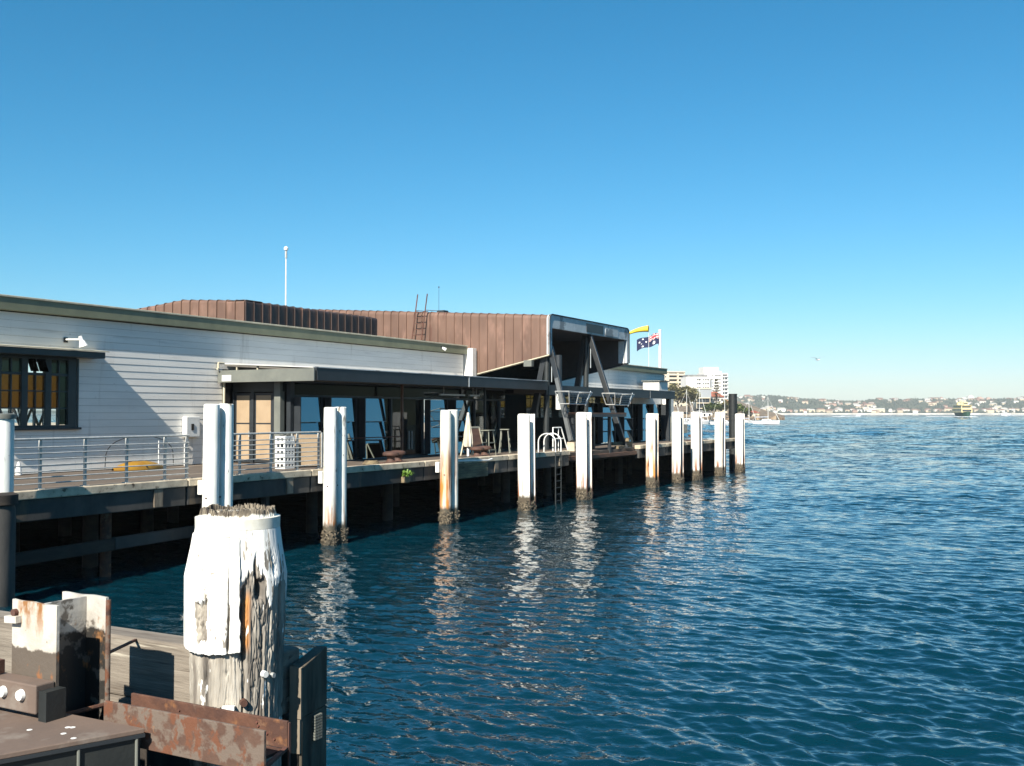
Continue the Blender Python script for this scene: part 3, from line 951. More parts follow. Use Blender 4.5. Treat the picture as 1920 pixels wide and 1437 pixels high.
MB().path([(25.8, 24.9, 5.25), (25.55, 24.9, 5.25), (25.55, 24.9, 5.06), (25.45, 24.85, 5.05)], .035, 8).build('gutter_pipe', CREAM, caf, fix=False)
MB().tube((25.82, 24.9, 4.6), (25.82, 24.9, 3.4), .04, .04, 8).build('downpipe', CREAM, caf)
# side wall with the tan doors
SX = 26.3
MB().box(SX, SX + .12, 22.78, 24.96, 4.30, 4.655).build('door_transom', SLATE_LEG, caf)
for y0, y1 in ((25.0, 24.9), (24.16, 24.04), (23.22, 23.10)):
    MB().box(SX - .01, SX + .12, y1, y0 - .001, DZ, 4.298).build('door_post', SLATE, caf)
for y0, y1 in ((24.18, 24.88), (23.25, 24.02)):
    d = MB().box(SX + .03, SX + .08, y0, y1, DZ + .03, 4.26).build('door', SLATE, caf)
    MB().box(SX + .022, SX + .029, y0 + .07, y1 - .07, DZ + .12, 3.22).build('door_panel', TAN, d)
    MB().box(SX + .022, SX + .029, y0 + .07, y1 - .07, 3.27, 4.18).build('door_panel', TAN, d)
    MB().box(SX - .03, SX + .02, y0 + .02, y0 + .05, 2.8, 3.0).build('handle', STAINLESS, d)
MB().box(SX - .12, SX + .10, 22.80, 23.06, DZ, 4.655).build('corner_column', SLATE_LT, caf, bevel=.01)
MB().box(SX + .1, SX + .3, GY - .05, GY + .12, DZ, 4.655).build('corner_mullion', SLATE, caf)
cols = [(26.62, 27.75), (28.20, 29.62), (30.14, 31.55), (34.38, 35.70), (36.30, 37.66)]
posts = [27.95, 29.88, 32.05, 34.2, 35.98, 38.2, 40.4]
rows = [(4.12, 3.30), (3.29, 2.63), (2.62, 1.96)]
MB().box(SX + .3, 41.0, GY - .04, GY + .06, 4.13, 4.20).build('transom_rail', SLATE, caf)
MB().box(SX + .3, 41.0, GY - .04, GY + .06, 4.60, 4.655).build('head_rail', SLATE, caf)
MB().box(SX + .3, 41.0, GY - .04, GY + .06, DZ - .0, DZ + .05).build('bottom_rail', SLATE, caf)
for x in posts:
    MB().box(x, x + .09, GY - .06, GY + .10, DZ + .051, 4.129).build('mullion', SLATE, caf)
MB().box(31.98, 32.06, GY - .62, GY - .54, DZ, 4.655).build('awning_post', TIMBER_BROWN, caf)
MB().box(38.12, 38.2, GY - .62, GY - .54, DZ, 4.655).build('awning_post', SLATE_LEG, caf)
MB().tube((28.2, GY - .42, 2.72), (32.0, GY - .58, 2.72), .018, .018, 8).build('push_bar', RUST_EDGE, caf)
pane_cache = {}


def tilted(parent, x0, x1, z1, z0, y, out, m_):
    d = MB().hexa([(x0, y - out, z0), (x1, y - out, z0), (x1, y - out + .02, z0), (x0, y - out + .02, z0), (x0, y - .02, z1), (x1, y - .02, z1), (x1, y, z1), (x0, y, z1)])
    p = d.build('tilted_pane', m_, parent)
    MB().bar((x0, y - out - .005, z0 - .006), (x1, y - out - .005, z0 - .006), .03, .012).build('pane_edge', ZINC, p)
    return p


for x0, x1 in cols:
    for z1, z0 in rows:
        tilted(caf, x0, x1, z1, z0, GY - .07, .12, LOUVRE)
    MB().box(x0 - .05, x0 - .01, GY - .32, GY - .061, DZ + .06, 4.12).build('fin', SLATE, caf)
bounds = [SX + .31] + [x for c_ in cols for x in c_] + [40.4]
for a, b in ((27.77, 27.95), (29.64, 29.88), (31.57, 32.05), (32.14, 34.2), (35.72, 35.98), (37.68, 38.2), (38.29, 40.4)):
    MB().box(a, b, GY + .02, GY + .03, DZ + .052, 4.128).build('fixed_pane', TINT if a < 38 else CLEAR, caf)
MB().box(SX + .31, 38.2, GY + .02, GY + .03, 4.202, 4.598).build('transom_pane', TINT, caf)
MB().box(38.29, 41.0, GY + .02, GY + .03, 4.202, 4.598).build('transom_pane', CLEAR, caf)
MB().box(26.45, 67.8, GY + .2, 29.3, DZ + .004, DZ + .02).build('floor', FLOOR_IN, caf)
for x0, x1, lb in ((35.0, 36.9, 'long pale batten lamp hung inside the cafe ceiling, switched off'), (37.3, 38.1, 'short pale batten lamp hung inside the cafe ceiling, switched off')):
    t = thing('batten_lamp', (x0, 22.3, 4.4), lb, 'lamp', 'batten lamps under the cafe awning')
    MB().box(x0, x1, 22.22, 22.30, 4.30, 4.36).build('tube_housing', WHITE_P, t)
    MB().tube((x0 + .3, 22.26, 4.362), (x0 + .3, 22.26, 4.655), .012, .012, 6).build('hanger', WHITE_P, t)
    MB().tube((x1 - .2, 22.26, 4.362), (x1 - .2, 22.26, 4.655), .012, .012, 6).build('hanger', WHITE_P, t)
for x in (33.0, 33.2):
    MB().tube((x + .3, GY - .03, 2.2), (x + .3, GY - .03, 2.9), .015, .015, 8).build('door_pull', STAINLESS, caf)

# ------------------------------------------------------------------ copper clad canopy (inverted U tube)
CX0, CX1, CY = 41.9, 51.3, 20.82
cop = thing('copper_canopy', (46.6, CY, 8), 'big copper clad canopy with standing seams, its zinc framed mouth facing the water', 'building')


def roof_z(y):
    return 8.03 + (y - CY) * .066


def low_z(y):
    return 6.24 - (y - CY) * .213 if y < 25.0 else 6.0


def copper_panel(x_face, sgn, y0, y1, zb0, zb1, zt0, zt1, r=.20, along='y', nm='copper_panel'):
    """one cladding tray, y0..y1 along the face, turned over the top with a rounded shoulder; sgn -1: face looks to -X"""
    b = MB()
    prof0, prof1 = [], []
    for zb, zt, pr in ((zb0, zt0, prof0), (zb1, zt1, prof1)):
        pr.append((0, zb))
        pr.append((0, zt - r))
        for a in range(15, 91, 15):
            pr.append((r - r * math.cos(R(a)), zt - r + r * math.sin(R(a))))
        pr.append((r + .8, zt))
    n = len(prof0)
    q = rs.uniform(-.006, .006)

    def P(u, pr, dd=0.):
        if along == 'y':
            return (x_face - sgn * (pr[0] + q) + sgn * dd, u, pr[1] + dd * .4)
        return (u, x_face - sgn * (pr[0] + q) + sgn * dd, pr[1] + dd * .4)
    for i in range(n - 1):
        sm = i >= 1
        b.quad([P(y0, prof0[i]), P(y1, prof1[i]), P(y1, prof1[i + 1]), P(y0, prof0[i + 1])], sm)
    # standing seam on the first edge
    e = .012
    for i in range(n - 1):
        a0, a1 = prof0[i], prof0[i + 1]
        h = .045
        b.hexa([P(y0 - e, a0), P(y0 + e, a0), P(y0 + e, a0, h), P(y0 - e, a0, h), P(y0 - e, a1), P(y0 + e, a1), P(y0 + e, a1, h), P(y0 - e, a1, h)])
    o = b.build(nm, COPPER_SHADE if along == 'x' else COPPER, cop, fix=False)
    return o


pw = .455
y = CY + .02
while y < 34.5:
    y1 = min(y + pw, 34.6)
    lo = (lambda yy: low_z(yy) if yy < 25.02 else 5.9)
    copper_panel(CX0, -1, y, y1, lo(y), lo(y1), roof_z(y), roof_z(y1))
    y = y1
# inner lining walls, roof lining, far side wall
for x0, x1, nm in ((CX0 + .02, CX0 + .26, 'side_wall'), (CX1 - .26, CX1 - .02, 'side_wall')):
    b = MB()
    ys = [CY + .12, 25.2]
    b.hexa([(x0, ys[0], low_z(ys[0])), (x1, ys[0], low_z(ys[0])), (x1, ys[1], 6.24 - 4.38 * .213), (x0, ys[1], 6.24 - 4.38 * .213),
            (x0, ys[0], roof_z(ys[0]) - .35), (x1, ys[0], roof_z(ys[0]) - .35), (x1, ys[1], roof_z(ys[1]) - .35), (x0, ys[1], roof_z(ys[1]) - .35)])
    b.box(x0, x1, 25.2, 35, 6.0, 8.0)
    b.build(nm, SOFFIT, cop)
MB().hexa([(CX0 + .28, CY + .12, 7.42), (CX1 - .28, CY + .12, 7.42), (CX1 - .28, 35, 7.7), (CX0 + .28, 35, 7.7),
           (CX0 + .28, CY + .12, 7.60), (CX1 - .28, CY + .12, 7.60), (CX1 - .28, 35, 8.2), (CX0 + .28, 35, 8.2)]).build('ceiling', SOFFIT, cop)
MB().box(CX1 - .29, CX1 - .265, CY + .13, CY + .45, 6.22, 7.38).build('sunlit_panel', WHITE_P, cop)  # white strip standing in for sunlight on the inner side wall
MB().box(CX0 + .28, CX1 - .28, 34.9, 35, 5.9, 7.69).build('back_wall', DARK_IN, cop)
MB().hexa([(CX0 + .9, CY + .1, 7.98), (CX1 - .02, CY + .1, 7.98), (CX1 - .02, 34.6, 8.86), (CX0 + .9, 34.6, 8.86),
           (CX0 + .9, CY + .1, 8.02), (CX1 - .02, CY + .1, 8.02), (CX1 - .02, 34.6, 8.92), (CX0 + .9, 34.6, 8.92)]).build('roof_sheet', COPPER_TOP, cop)
# zinc frame of the mouth: rounded corners on top
b = MB()
def ring(x0, x1, z0, z1, r, y):
    pts = [(x0, y, z0)]
    for a in range(0, 91, 15):
        pts.append((x0 + r - r * math.cos(R(a)), y, z1 - r + r * math.sin(R(a))))
    for a in range(90, -1, -15):
        pts.append((x1 - r + r * math.cos(R(a)), y, z1 - r + r * math.sin(R(a))))
    pts.append((x1, y, z0))
    return pts
outer = ring(CX0 - .03, CX1 + .03, 6.23, 8.06, .28, CY - .02)
inner = ring(CX0 + .24, CX1 - .24, 6.23, 7.44, .05, CY - .02)
back = .14
for P_, Q_ in ((outer, inner),):
    for i in range(len(P_) - 1):
        a0, a1, b0, b1 = Vector(P_[i]), Vector(P_[i + 1]), Vector(Q_[i]), Vector(Q_[i + 1])
        dv = Vector((0, back, 0))
        b.quad([a0, a1, b1, b0])
        b.quad([a0, a0 + dv, a1 + dv, a1])
        b.quad([b0, b1, b1 + dv, b0 + dv])
b.quad([outer[0], inner[0], Vector(inner[0]) + Vector((0, back, 0)), Vector(outer[0]) + Vector((0, back, 0))])
b.quad([outer[-1], Vector(outer[-1]) + Vector((0, back, 0)), Vector(inner[-1]) + Vector((0, back, 0)), inner[-1]])
b.build('mouth_frame', ZINC, cop, fix=False)
b = MB()
for i in range(len(outer) - 1):
    b.tube(Vector(outer[i]) + Vector((0, -.02, 0)), Vector(outer[i + 1]) + Vector((0, -.02, 0)), .028, .028, 6, True)
b.build('edge_roll', SLATE, cop, fix=False)
MB().box(45.9, 47.9, CY - .045, CY - .022, 7.52, 7.94).build('header_panel', STRUT, cop)
MB().box(48.2, 49.8, CY - .04, CY - .022, 7.50, 7.88).build('header_panel', ZINC, cop)
MB().hexa([(CX0 - .03, CY, 6.19), (CX0 + .24, CY, 6.19), (CX0 + .24, 25.2, 5.26), (CX0 - .03, 25.2, 5.26),
           (CX0 - .03, CY, 6.235), (CX0 + .24, CY, 6.235), (CX0 + .24, 25.2, 5.305), (CX0 - .03, 25.2, 5.305)]).build('edge_trim', CREAM, cop)
MB().hexa([(CX1 - .26, CY, 6.17), (CX1 + .03, CY, 6.17), (CX1 + .03, 25.2, 5.24), (CX1 - .26, 25.2, 5.24),
           (CX1 - .26, CY, 6.232), (CX1 + .03, CY, 6.232), (CX1 + .03, 25.2, 5.30), (CX1 - .26, 25.2, 5.30)]).build('edge_trim', SLATE, cop)
MB().box(41.65, 41.88, 21.6, 22.0, 5.70, 5.98).build('drain_box', SLATE_LT, cop)

# second, lower copper volume behind the hall roof
COPPER_SHADE = mat('shaded copper cladding', (.075, .050, .045), (.05, .035, .033), .5, .9, (1, 1, .4), bump=.006, bscale=2.2, layers=[((.20, .11, .08), 1.7, (1, 1, .35), .58, .72, None, None)])  # darker copy of the copper: shade of the sun-grazed side put into the colour
low = thing('copper_roof_pod', (33, 27, 6.6), 'low copper clad roof pod with dark ribbed side behind the white parapet', 'roof pod')
cop_save, cop = cop, low
ORIGIN[low.name] = (33, 27, 6.6)
x = 29.05
while x < 37.3:
    x1 = min(x + .46, 37.43)
    b = MB()
    copper_panel(27.0, -1, x, x1, 6.5, 6.5, 7.78, 7.77, r=.10, along='x', nm='copper_panel')
    x = x1
y = 27.02
z = 7.78
while y < 33.2:
    y1 = y + .46
    f = lambda yy: 7.78 + min(yy - 27, 3.3) * .055 - max(0, yy - 30.3) * .10
    copper_panel(29.05, -1, y, y1, 6.5, 6.5, f(y), f(y1), r=.12)
    y = y1
MB().box(29.15, 37.42, 27.2, 33, 6.6, 7.60).build('core', SOFFIT, low)
MB().hexa([(29.15, 27.1, 7.70), (37.42, 27.1, 7.70), (37.42, 33, 7.70), (29.15, 33, 7.72), (29.15, 27.1, 7.765), (37.42, 27.1, 7.755), (37.42, 30.2, 7.93), (29.15, 30.2, 7.94)]).build('roof_sheet', COPPER_TOP, low)
cop = cop_save

# roof ladder, aerial, box, mast
t = thing('roof_ladder', (41.7, 27.7, 7), 'rusty steel roof ladder leaning up the copper wall', 'ladder')
for y0, y1 in ((28.05, 27.80), (27.50, 27.25)):
    MB().tube((41.55, y0, 6.9), (41.72, y1, 9.3), .028, .028, 8).build('stile', RUST_EDGE, t)
for i in range(6):
    k = i / 5.6
    MB().tube((41.56 + .12 * k, 28.03 - .17 * k, 7.05 + 1.55 * k), (41.56 + .12 * k, 27.48 - .17 * k, 7.05 + 1.55 * k), .016, .016, 6).build('rung', RUST_EDGE, t)
for y0 in (27.88, 27.33):
    MB().tube((41.66, y0, 8.52), (42.3, y0 - .3, 8.52), .016, .016, 6).build('standoff', RUST_EDGE, t)
t = thing('radio_aerial', (42.4, 26.9, 8.4), 'thin whip aerial with a small box on the copper roof', 'aerial')
MB().tube((42.2, 26.9, 8.42), (42.2, 26.9, 9.62), .010, .008, 6).build('whip', SLATE, t)
MB().tube((42.2, 26.9, 9.62), (42.2, 26.9, 9.68), .03, .03, 8).build('tip', SLATE, t)
MB().box(42.1, 42.5, 26.55, 26.95, 8.42, 8.52).build('base_box', SLATE, t)
t = thing('antenna_mast', (34.77, 30, 7), 'tall thin white antenna mast with a round head on the roof', 'mast')
MB().tube((34.77, 30, 6.6), (34.77, 30, 10.66), .035, .022, 8).build('pole', WHITE_P, t)
MB().lathe([(.02, 0), (.09, .03), (.10, .12), (.05, .18), (.01, .2)], (34.77, 30, 10.62), 12).build('head', WHITE_P, t)
MB().tube((34.77, 30, 10.3), (34.77, 30, 10.6), .05, .05, 10).build('collar', STAINLESS, t)

# raked steel trestles that carry the canopy mouth
for (ax, fx, lb) in ((42.3, 40.7, 'raked dark steel trestle under the near corner of the canopy mouth'), (46.6, 45.75, 'tall A shaped dark steel trestle in the middle of the canopy mouth')):
    tr = thing('steel_trestle', (fx, 20.8, DZ), lb, 'trestle', 'steel trestles under the copper canopy')
    zt = 6.6 if ax < 43 else 7.4
    MB().bar((ax, CY + .15, zt), (fx, 18.75 if ax > 43 else 19.15, DZ + .02 if ax > 43 else 2.35), .24, .18, (1, 0, 0)).build('leg', STRUT, tr, bevel=.01)
    if ax < 43:
        MB().bar((ax - .10 - .55, CY + .15 - .61, zt - 1.45), (fx - .10, 19.17, 2.40), .17, .03, (1, 0, 0)).build('lit_face', STRUT_LIT, tr)  # pale strip painting the sunlit lower part of the leg
    MB().bar((ax, CY + .35, zt), (ax - .3, 22.0, DZ + .02), .26, .20, (1, 0, 0)).build('leg', STRUT, tr, bevel=.01)
    MB().tube((ax - .15, CY + .3, DZ), (ax - .02, CY + .3, zt - .2), .13, .13, 16).build('king_post', SLATE_LEG, tr)
    MB().bar((ax - .06, CY + .05, zt - .3), (ax - .06, CY + .05, zt - 1.6), .03, .03).build('light_strip', ZINC, tr)
    if ax < 43:
        MB().box(fx - .16, fx + .16, 18.95, 19.3, 1.95, 2.345).build('footing', CONC_PALE, tr)
        MB().tube((ax - .18, CY - .35, 4.45), (ax - .18, CY - .35, 3.75), .13, .13, 18).build('sleeve', WHITE_P, tr)
        MB().tube((ax - .18, CY - .35, 6.2), (ax - .18, CY - .35, 4.452), .15, .15, 18).build('drain_post', SLATE, tr)
    else:
        MB().box(fx - .2, fx + .2, 18.5, 19.0, DZ + .002, DZ + .06).build('footing', SLATE, tr)

# wire baskets hung from the trestles
for (x0, lb) in ((40.0, 'open wire basket hung at the near steel trestle'), (45.0, 'open wire basket hung at the A shaped steel trestle')):
    t = thing('wire_basket', (x0 + 1, 19.2, 4), lb, 'basket', 'wire baskets on the trestles')
    A = [(x0, 18.95, 4.52), (x0 + 2.42, 18.95, 4.50), (x0 + 2.42, 19.6, 4.50), (x0, 19.6, 4.52)]
    B = [(x0 + .25, 19.05, 3.99), (x0 + 1.9, 19.05, 3.98), (x0 + 1.9, 19.5, 3.98), (x0 + .25, 19.5, 3.99)]
    f_ = MB()
    for i in range(4):
        f_.tube(A[i], A[(i + 1) % 4], .022, .022, 6).tube(B[i], B[(i + 1) % 4], .022, .022, 6).tube(A[i], B[i], .022, .022, 6)
    f_.build('rim', STAINLESS, t, fix=False)
    wv = MB()
    for i in range(1, 14):
        u = i / 14
        p = Vector(A[0]).lerp(Vector(A[1]), u)
        q = Vector(B[0]).lerp(Vector(B[1]), u)
        wv.tube(p, q, .006, .006, 4)
    for i in range(1, 5):
        u = i / 5
        wv.tube(Vector(A[0]).lerp(Vector(B[0]), u), Vector(A[1]).lerp(Vector(B[1]), u), .006, .006, 4)
    wv.build('wire_mesh', STAINLESS, t, fix=False)
    MB().bar((x0 + 2.0, 19.1, 3.9), (x0 + 2.6, 19.1, 4.56), .03, .06).build('bracket_arm', ZINC, t)

# plank canopy at eye level on black posts
t = thing('plank_canopy', (42.5, 19.2, 3.5), 'flat brown plank canopy on black posts between the white piles', 'canopy')
for i in range(7):
    MB().box(41.2, 45.2, 18.45 + i * .17, 18.61 + i * .17, 3.54 + rs.uniform(-.004, .004), 3.61).build('plank', TIMBER_BROWN, t)
MB().box(41.2, 45.2, 18.45, 18.51, 3.42, 3.535).build('edge_beam', SLATE, t)
MB().box(41.2, 45.2, 19.54, 19.62, 3.42, 3.535).build('edge_beam', SLATE, t)
for x in (41.4, 43.6):
    for y in (18.6, 19.4):
        MB().box(x, x + .14, y, y + .12, DZ - .2, 3.415).build('post', SLATE, t)
# awning of the far part
far = thing('far_pavilion', (55, GY, DZ), 'far glass pavilion with pale tilted panes under a long dark awning', 'building')
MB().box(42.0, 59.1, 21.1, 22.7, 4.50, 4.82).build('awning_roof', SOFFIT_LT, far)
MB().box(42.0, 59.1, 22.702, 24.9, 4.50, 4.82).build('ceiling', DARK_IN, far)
MB().box(42.0, 59.14, 21.02, 21.095, 4.42, 4.87).build('awning_fascia', SLATE, far, bevel=.008)
MB().box(52.0, 59.14, 21.0, 21.018, 4.875, 4.90).build('awning_flashing', ZINC, far)
MB().box(42.0, 59.1, 21.1, 24.9, 4.825, 4.845).build('roof_sheet', PALE_ROOF, far)
MB().box(55.0, 55.04, 21.0, 21.018, 4.42, 4.86).build('joint_cover', ZINC, far)
MB().box(58.55, 58.75, 21.2, 21.4, DZ, 4.50).build('awning_post', SLATE, far)
MB().tube((58.95, 21.25, DZ), (58.95, 21.25, 4.42), .04, .04, 8).build('downpipe', CREAM, far)
cols2 = [(48.9, 50.2), (51.2, 53.0), (54.2, 55.8), (57.0, 58.2), (58.8, 59.95), (60.9, 62.1)]
for x0, x1 in cols2:
    for z1, z0 in rows:
        tilted(far, x0, x1, z1, z0, GY - .07, .16, LOUVRE)
    MB().box(x0 - .05, x0 - .01, GY - .36, GY - .061, DZ + .06, 4.12).build('fin', SLATE, far)
for x in (48.3, 50.5, 53.5, 56.1, 58.4, 60.2, 62.3):
    MB().box(x, x + .12, GY - .06, GY + .10, DZ, 4.129).build('mullion', SLATE, far)
MB().box(56.3, 62.5, GY + .0, GY + .1, 4.13, 4.49).build('white_panel', WOOD_BOARD, far)
MB().box(61.0, 61.9, GY - .5, GY - .1, DZ, 4.45).build('white_pier', WOOD_BOARD, far)
MB().box(56.3, 62.5, GY + .02, GY + .03, DZ, 4.128).build('fixed_pane', TINT, far)
MB().box(48.3, 56.2, GY + .02, GY + .03, DZ, 4.128).build('fixed_pane', TINT, far)
MB().box(63.1, 64.7, 23.5, 24.6, 4.9, 5.62).build('roof_box', WOOD_BOARD, far)
MB().box(63.0, 64.8, 23.4, 24.7, 5.625, 5.69).build('box_lid', SLATE_LT, far)
# back wall with amber windows
for z0, z1 in ((DZ, 3.35), (5.05, 6.44)):
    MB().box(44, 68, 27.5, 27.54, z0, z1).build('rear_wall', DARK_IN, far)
gaps = [(44.9, 46.1), (46.5, 48.0), (48.25, 49.9), (52.4, 54.0), (54.2, 55.7), (56.6, 58.2), (58.5, 60.0), (60.6, 62.1), (62.9, 64.5), (64.8, 66.3)]
edge = [44] + [v for g_ in gaps for v in g_] + [68]
for i in range(0, len(edge), 2):
    MB().box(edge[i], edge[i + 1], 27.5, 27.54, 3.351, 5.049).build('rear_pier', DARK_IN, far)
for a, b in gaps:
    w_ = MB().box(a + .001, b - .001, 27.51, 27.53, 3.84, 3.91).box(a + .001, b - .001, 27.512, 27.528, 4.40, 4.44)
    for k in (1, 2):
        x = a + (b - a) * k / 3
        w_.box(x - .022, x + .022, 27.51, 27.53, 3.911, 4.399).box(x - .022, x + .022, 27.51, 27.53, 4.441, 5.048).box(x - .022, x + .022, 27.51, 27.53, 3.352, 3.839)
    wn = w_.build('amber_window', DARK_IN, far)
    MB().box(a + .001, b - .001, 27.519, 27.521, 3.911, 5.048).build('pane', AMBER_BRIGHT, wn)
    MB().box(a + .001, b - .001, 27.519, 27.521, 3.352, 3.839).build('pane', CLEAR, wn)

# ------------------------------------------------------------------ things on the wharf edge
proto = None
for i, (x, y, lb) in enumerate(((26.95, 18.95, 'rusty mushroom bollard on the kerb above the little fern'), (27.75, 19.25, 'rusty mushroom bollard close to the rust streaked piles'),
                                (32.3, 18.95, 'rusty mushroom bollard on the deck beside the bar stool'), (33.1, 19.1, 'rusty mushroom bollard tucked against the white steel pile'),
                                (56.2, 18.95, 'lone rusty bollard between white steel piles near the wharf end'))):
    if proto is None:
        proto = thing('bollard', (x, y, DZ), lb, 'bollard', 'rusty mooring bollards on the wharf edge')
        MB().box(x - .3, x + .3, y - .22, y + .22, DZ + .002, DZ + .12).build('base_plate', BOLLARD, proto, bevel=.01)
        MB().lathe([(.19, .12), (.13, .17), (.115, .26), (.15, .32)], (x, y, DZ), 18).build('stem', BOLLARD, proto)
        MB().lathe([(.16, .322), (.25, .335), (.265, .37), (.25, .42), (.18, .455), (.05, .465)], (x, y, DZ), 20).build('mushroom_head', BOLLARD, proto)
    else:
        copy_thing(proto, (x, y, DZ), rs.uniform(0, 3), lb)

t = thing('closed_parasol', (33.0, 19.75, DZ), 'closed cream parasol on a white pole', 'parasol')
MB().tube((33.0, 19.75, DZ), (33.0, 19.75, 3.6), .045, .045, 12).build('pole', WHITE_P, t)
b = MB()
n = 16
prof = [(.02, 3.62), (.05, 3.5), (.09, 3.15), (.13, 2.8), (.15, 2.5), (.13, 2.36), (.05, 2.33)]
for m, (r, z) in enumerate(prof):
    for i in range(n):
        a = 2 * math.pi * i / n
        rr = r * (1 + (.22 if i % 2 else -.12) * min(1, m / 3))
        b.v.append((33.0 + rr * math.cos(a), 19.75 + rr * math.sin(a), z + rs.uniform(-.01, .01)))
for m in range(len(prof) - 1):
    for i in range(n):
        j = (i + 1) % n
        b.f.append((m * n + i, m * n + j, (m + 1) * n + j, (m + 1) * n + i))
        b.mi.append(0)
        b.sm.append(True)
b.build('canopy', WHITE_CANVAS, t, fix=False)
MB().lathe([(.02, 0), (.25, .0), (.25, .05), (.06, .08)], (33.0, 19.75, DZ), 16).build('base', SLATE, t)

t = thing('menu_board', (34.0, 20.2, DZ), 'brown A frame notice board with pale frame beside the closed parasol', 'notice board')
for s, nm in ((-1, 'front'), (1, 'rear')):
    p = MB().bar((33.7, 20.2 + s * .28, DZ + .05), (33.7, 20.2 + s * .03, DZ + 1.12), .06, .05).bar((34.5, 20.2 + s * .28, DZ + .05), (34.5, 20.2 + s * .03, DZ + 1.12), .06, .05)
    p.bar((33.7, 20.2 + s * .03, DZ + 1.12), (34.5, 20.2 + s * .03, DZ + 1.12), .05, .06).bar((33.7, 20.2 + s * .23, DZ + .28), (34.5, 20.2 + s * .23, DZ + .28), .05, .06)
    fr = p.build('frame', CREAM, t)
    MB().hexa([(33.73, 20.2 + s * .225 - .01, DZ + .31), (34.47, 20.2 + s * .225 - .01, DZ + .31), (34.47, 20.2 + s * .225 + .01, DZ + .31), (33.73, 20.2 + s * .225 + .01, DZ + .31),
               (33.73, 20.2 + s * .035 - .01, DZ + 1.09), (34.47, 20.2 + s * .035 - .01, DZ + 1.09), (34.47, 20.2 + s * .035 + .01, DZ + 1.09), (33.73, 20.2 + s * .035 + .01, DZ + 1.09)]).build('board_face', TIMBER_BROWN, fr)

proto = None
for (x, y, rz, lb) in ((35.6, 20.4, 0, 'tall dull green bar stool beside the brown notice board'), (37.9, 20.9, .4, 'tall dull green bar stool near the cafe post')):
    if proto is None:
        proto = thing('bar_stool', (x, y, DZ), lb, 'stool', 'bar stools outside the cafe')
        for sx in (-1, 1):
            for sy in (-1, 1):
                MB().bar((x + sx * .27, y + sy * .22, DZ), (x + sx * .17, y + sy * .14, DZ + .96), .032, .032).build('leg', SAGE, proto)
        MB().box(x - .24, x + .24, y - .19, y + .19, DZ + .962, DZ + 1.0).build('seat', SAGE, proto, bevel=.01)
        for z, k in ((.22, .25), (.5, .22)):
            r_ = MB()
            r_.bar((x - k, y - k * .8, DZ + z), (x + k, y - k * .8, DZ + z), .03, .04).bar((x - k, y + k * .8, DZ + z), (x + k, y + k * .8, DZ + z), .03, .04)
            r_.build('foot_rail', SAGE, proto)
    else:
        copy_thing(proto, (x, y, DZ), rz, lb)

t = thing('boat_ladder', (37.3, 18.1, 1), 'steel boat ladder with looped white handrails over the wharf edge', 'ladder')
for x in (37.0, 37.5):
    MB().tube((x, 18.12, -.6), (x, 18.12, 2.05), .025, .025, 8).build('stile', SLATE_LEG, t)
    pts = [(x, 18.12, 2.05)] + [(x, 18.12 + .38 - .38 * math.cos(math.pi * i / 10), 2.45 + .33 * math.sin(math.pi * i / 10)) for i in range(11)] + [(x, 18.88, 1.95)]
    MB().path(pts, .024, 8).build('handrail', WHITE_P, t, fix=False)
for i in range(10):
    MB().tube((37.0, 18.12, -.4 + i * .26), (37.5, 18.12, -.4 + i * .26), .016, .016, 6).build('rung', SLATE_LEG, t)
t = thing('gangway_gate', (38.0, 18.6, DZ), 'white tubular gate frame beside the boat ladder', 'gate')
MB().path([(37.75, 18.6, 2.06), (37.75, 18.6, 3.0), (38.5, 18.6, 3.0), (38.9, 18.5, 2.1)], .026, 8).build('frame', WHITE_P, t, fix=False)
MB().tube((37.75, 18.6, 2.55), (38.68, 18.56, 2.55), .022, .022, 8).build('mid_rail', WHITE_P, t)
MB().tube((38.25, 18.6, 2.06), (38.25, 18.6, 3.0), .018, .018, 8).build('upright', WHITE_P, t)

t = thing('slatted_panel', (30.6, 18.3, 1.6), 'weathered slatted timber panel hung under the kerb', 'panel')
for i in range(6):
    MB().box(29.75, 31.95, 18.30 + rs.uniform(-.01, .01), 18.345, 1.38 + i * .083, 1.45 + i * .083).build('slat', SLATWOOD, t)
for x in (29.8, 31.8):
    MB().box(x, x + .1, 18.346, 18.40, 1.37, 1.88).build('batten', SLATWOOD, t)
MB().path([(29.3, 18.28, 2.0), (31.9, 18.28, 1.93), (32.2, 18.28, 1.97)], .03, 8).build('white_pipe', WHITE_P, t, fix=False)

for i, (x0, y0, x1, y1, z, lb) in enumerate(((44.6, 18.7, 46.9, 18.95, 2.0, 'lowest old timber baulk beside the orange stained pile'), (44.9, 19.1, 46.6, 18.8, 2.16, 'old timber baulk lying across another beside the orange stained pile'),
                                              (45.6, 18.6, 46.95, 19.1, 2.33, 'topmost short timber baulk beside the orange stained pile'))):
    o = solo(MB().bar((x0, y0, z), (x1, y1, z), .2, .15), 'timber_baulk', SLATWOOD, ((x0 + x1) / 2, (y0 + y1) / 2, z), lb, 'timber', 'timber baulks on the landing', bevel=.02)
t = thing('mooring_rope', (27.6, 19.3, DZ), 'coil of tan rope on the deck behind the bollards', 'rope')
pts = [(27.35 + (.28 - .002 * i) * math.cos(i * .5), 20.0 + (.28 - .002 * i) * math.sin(i * .5), DZ + .02 + .0022 * i) for i in range(50)]
MB().path(pts, .022, 6).build('coil', SLATWOOD, t, fix=False)
b = MB()
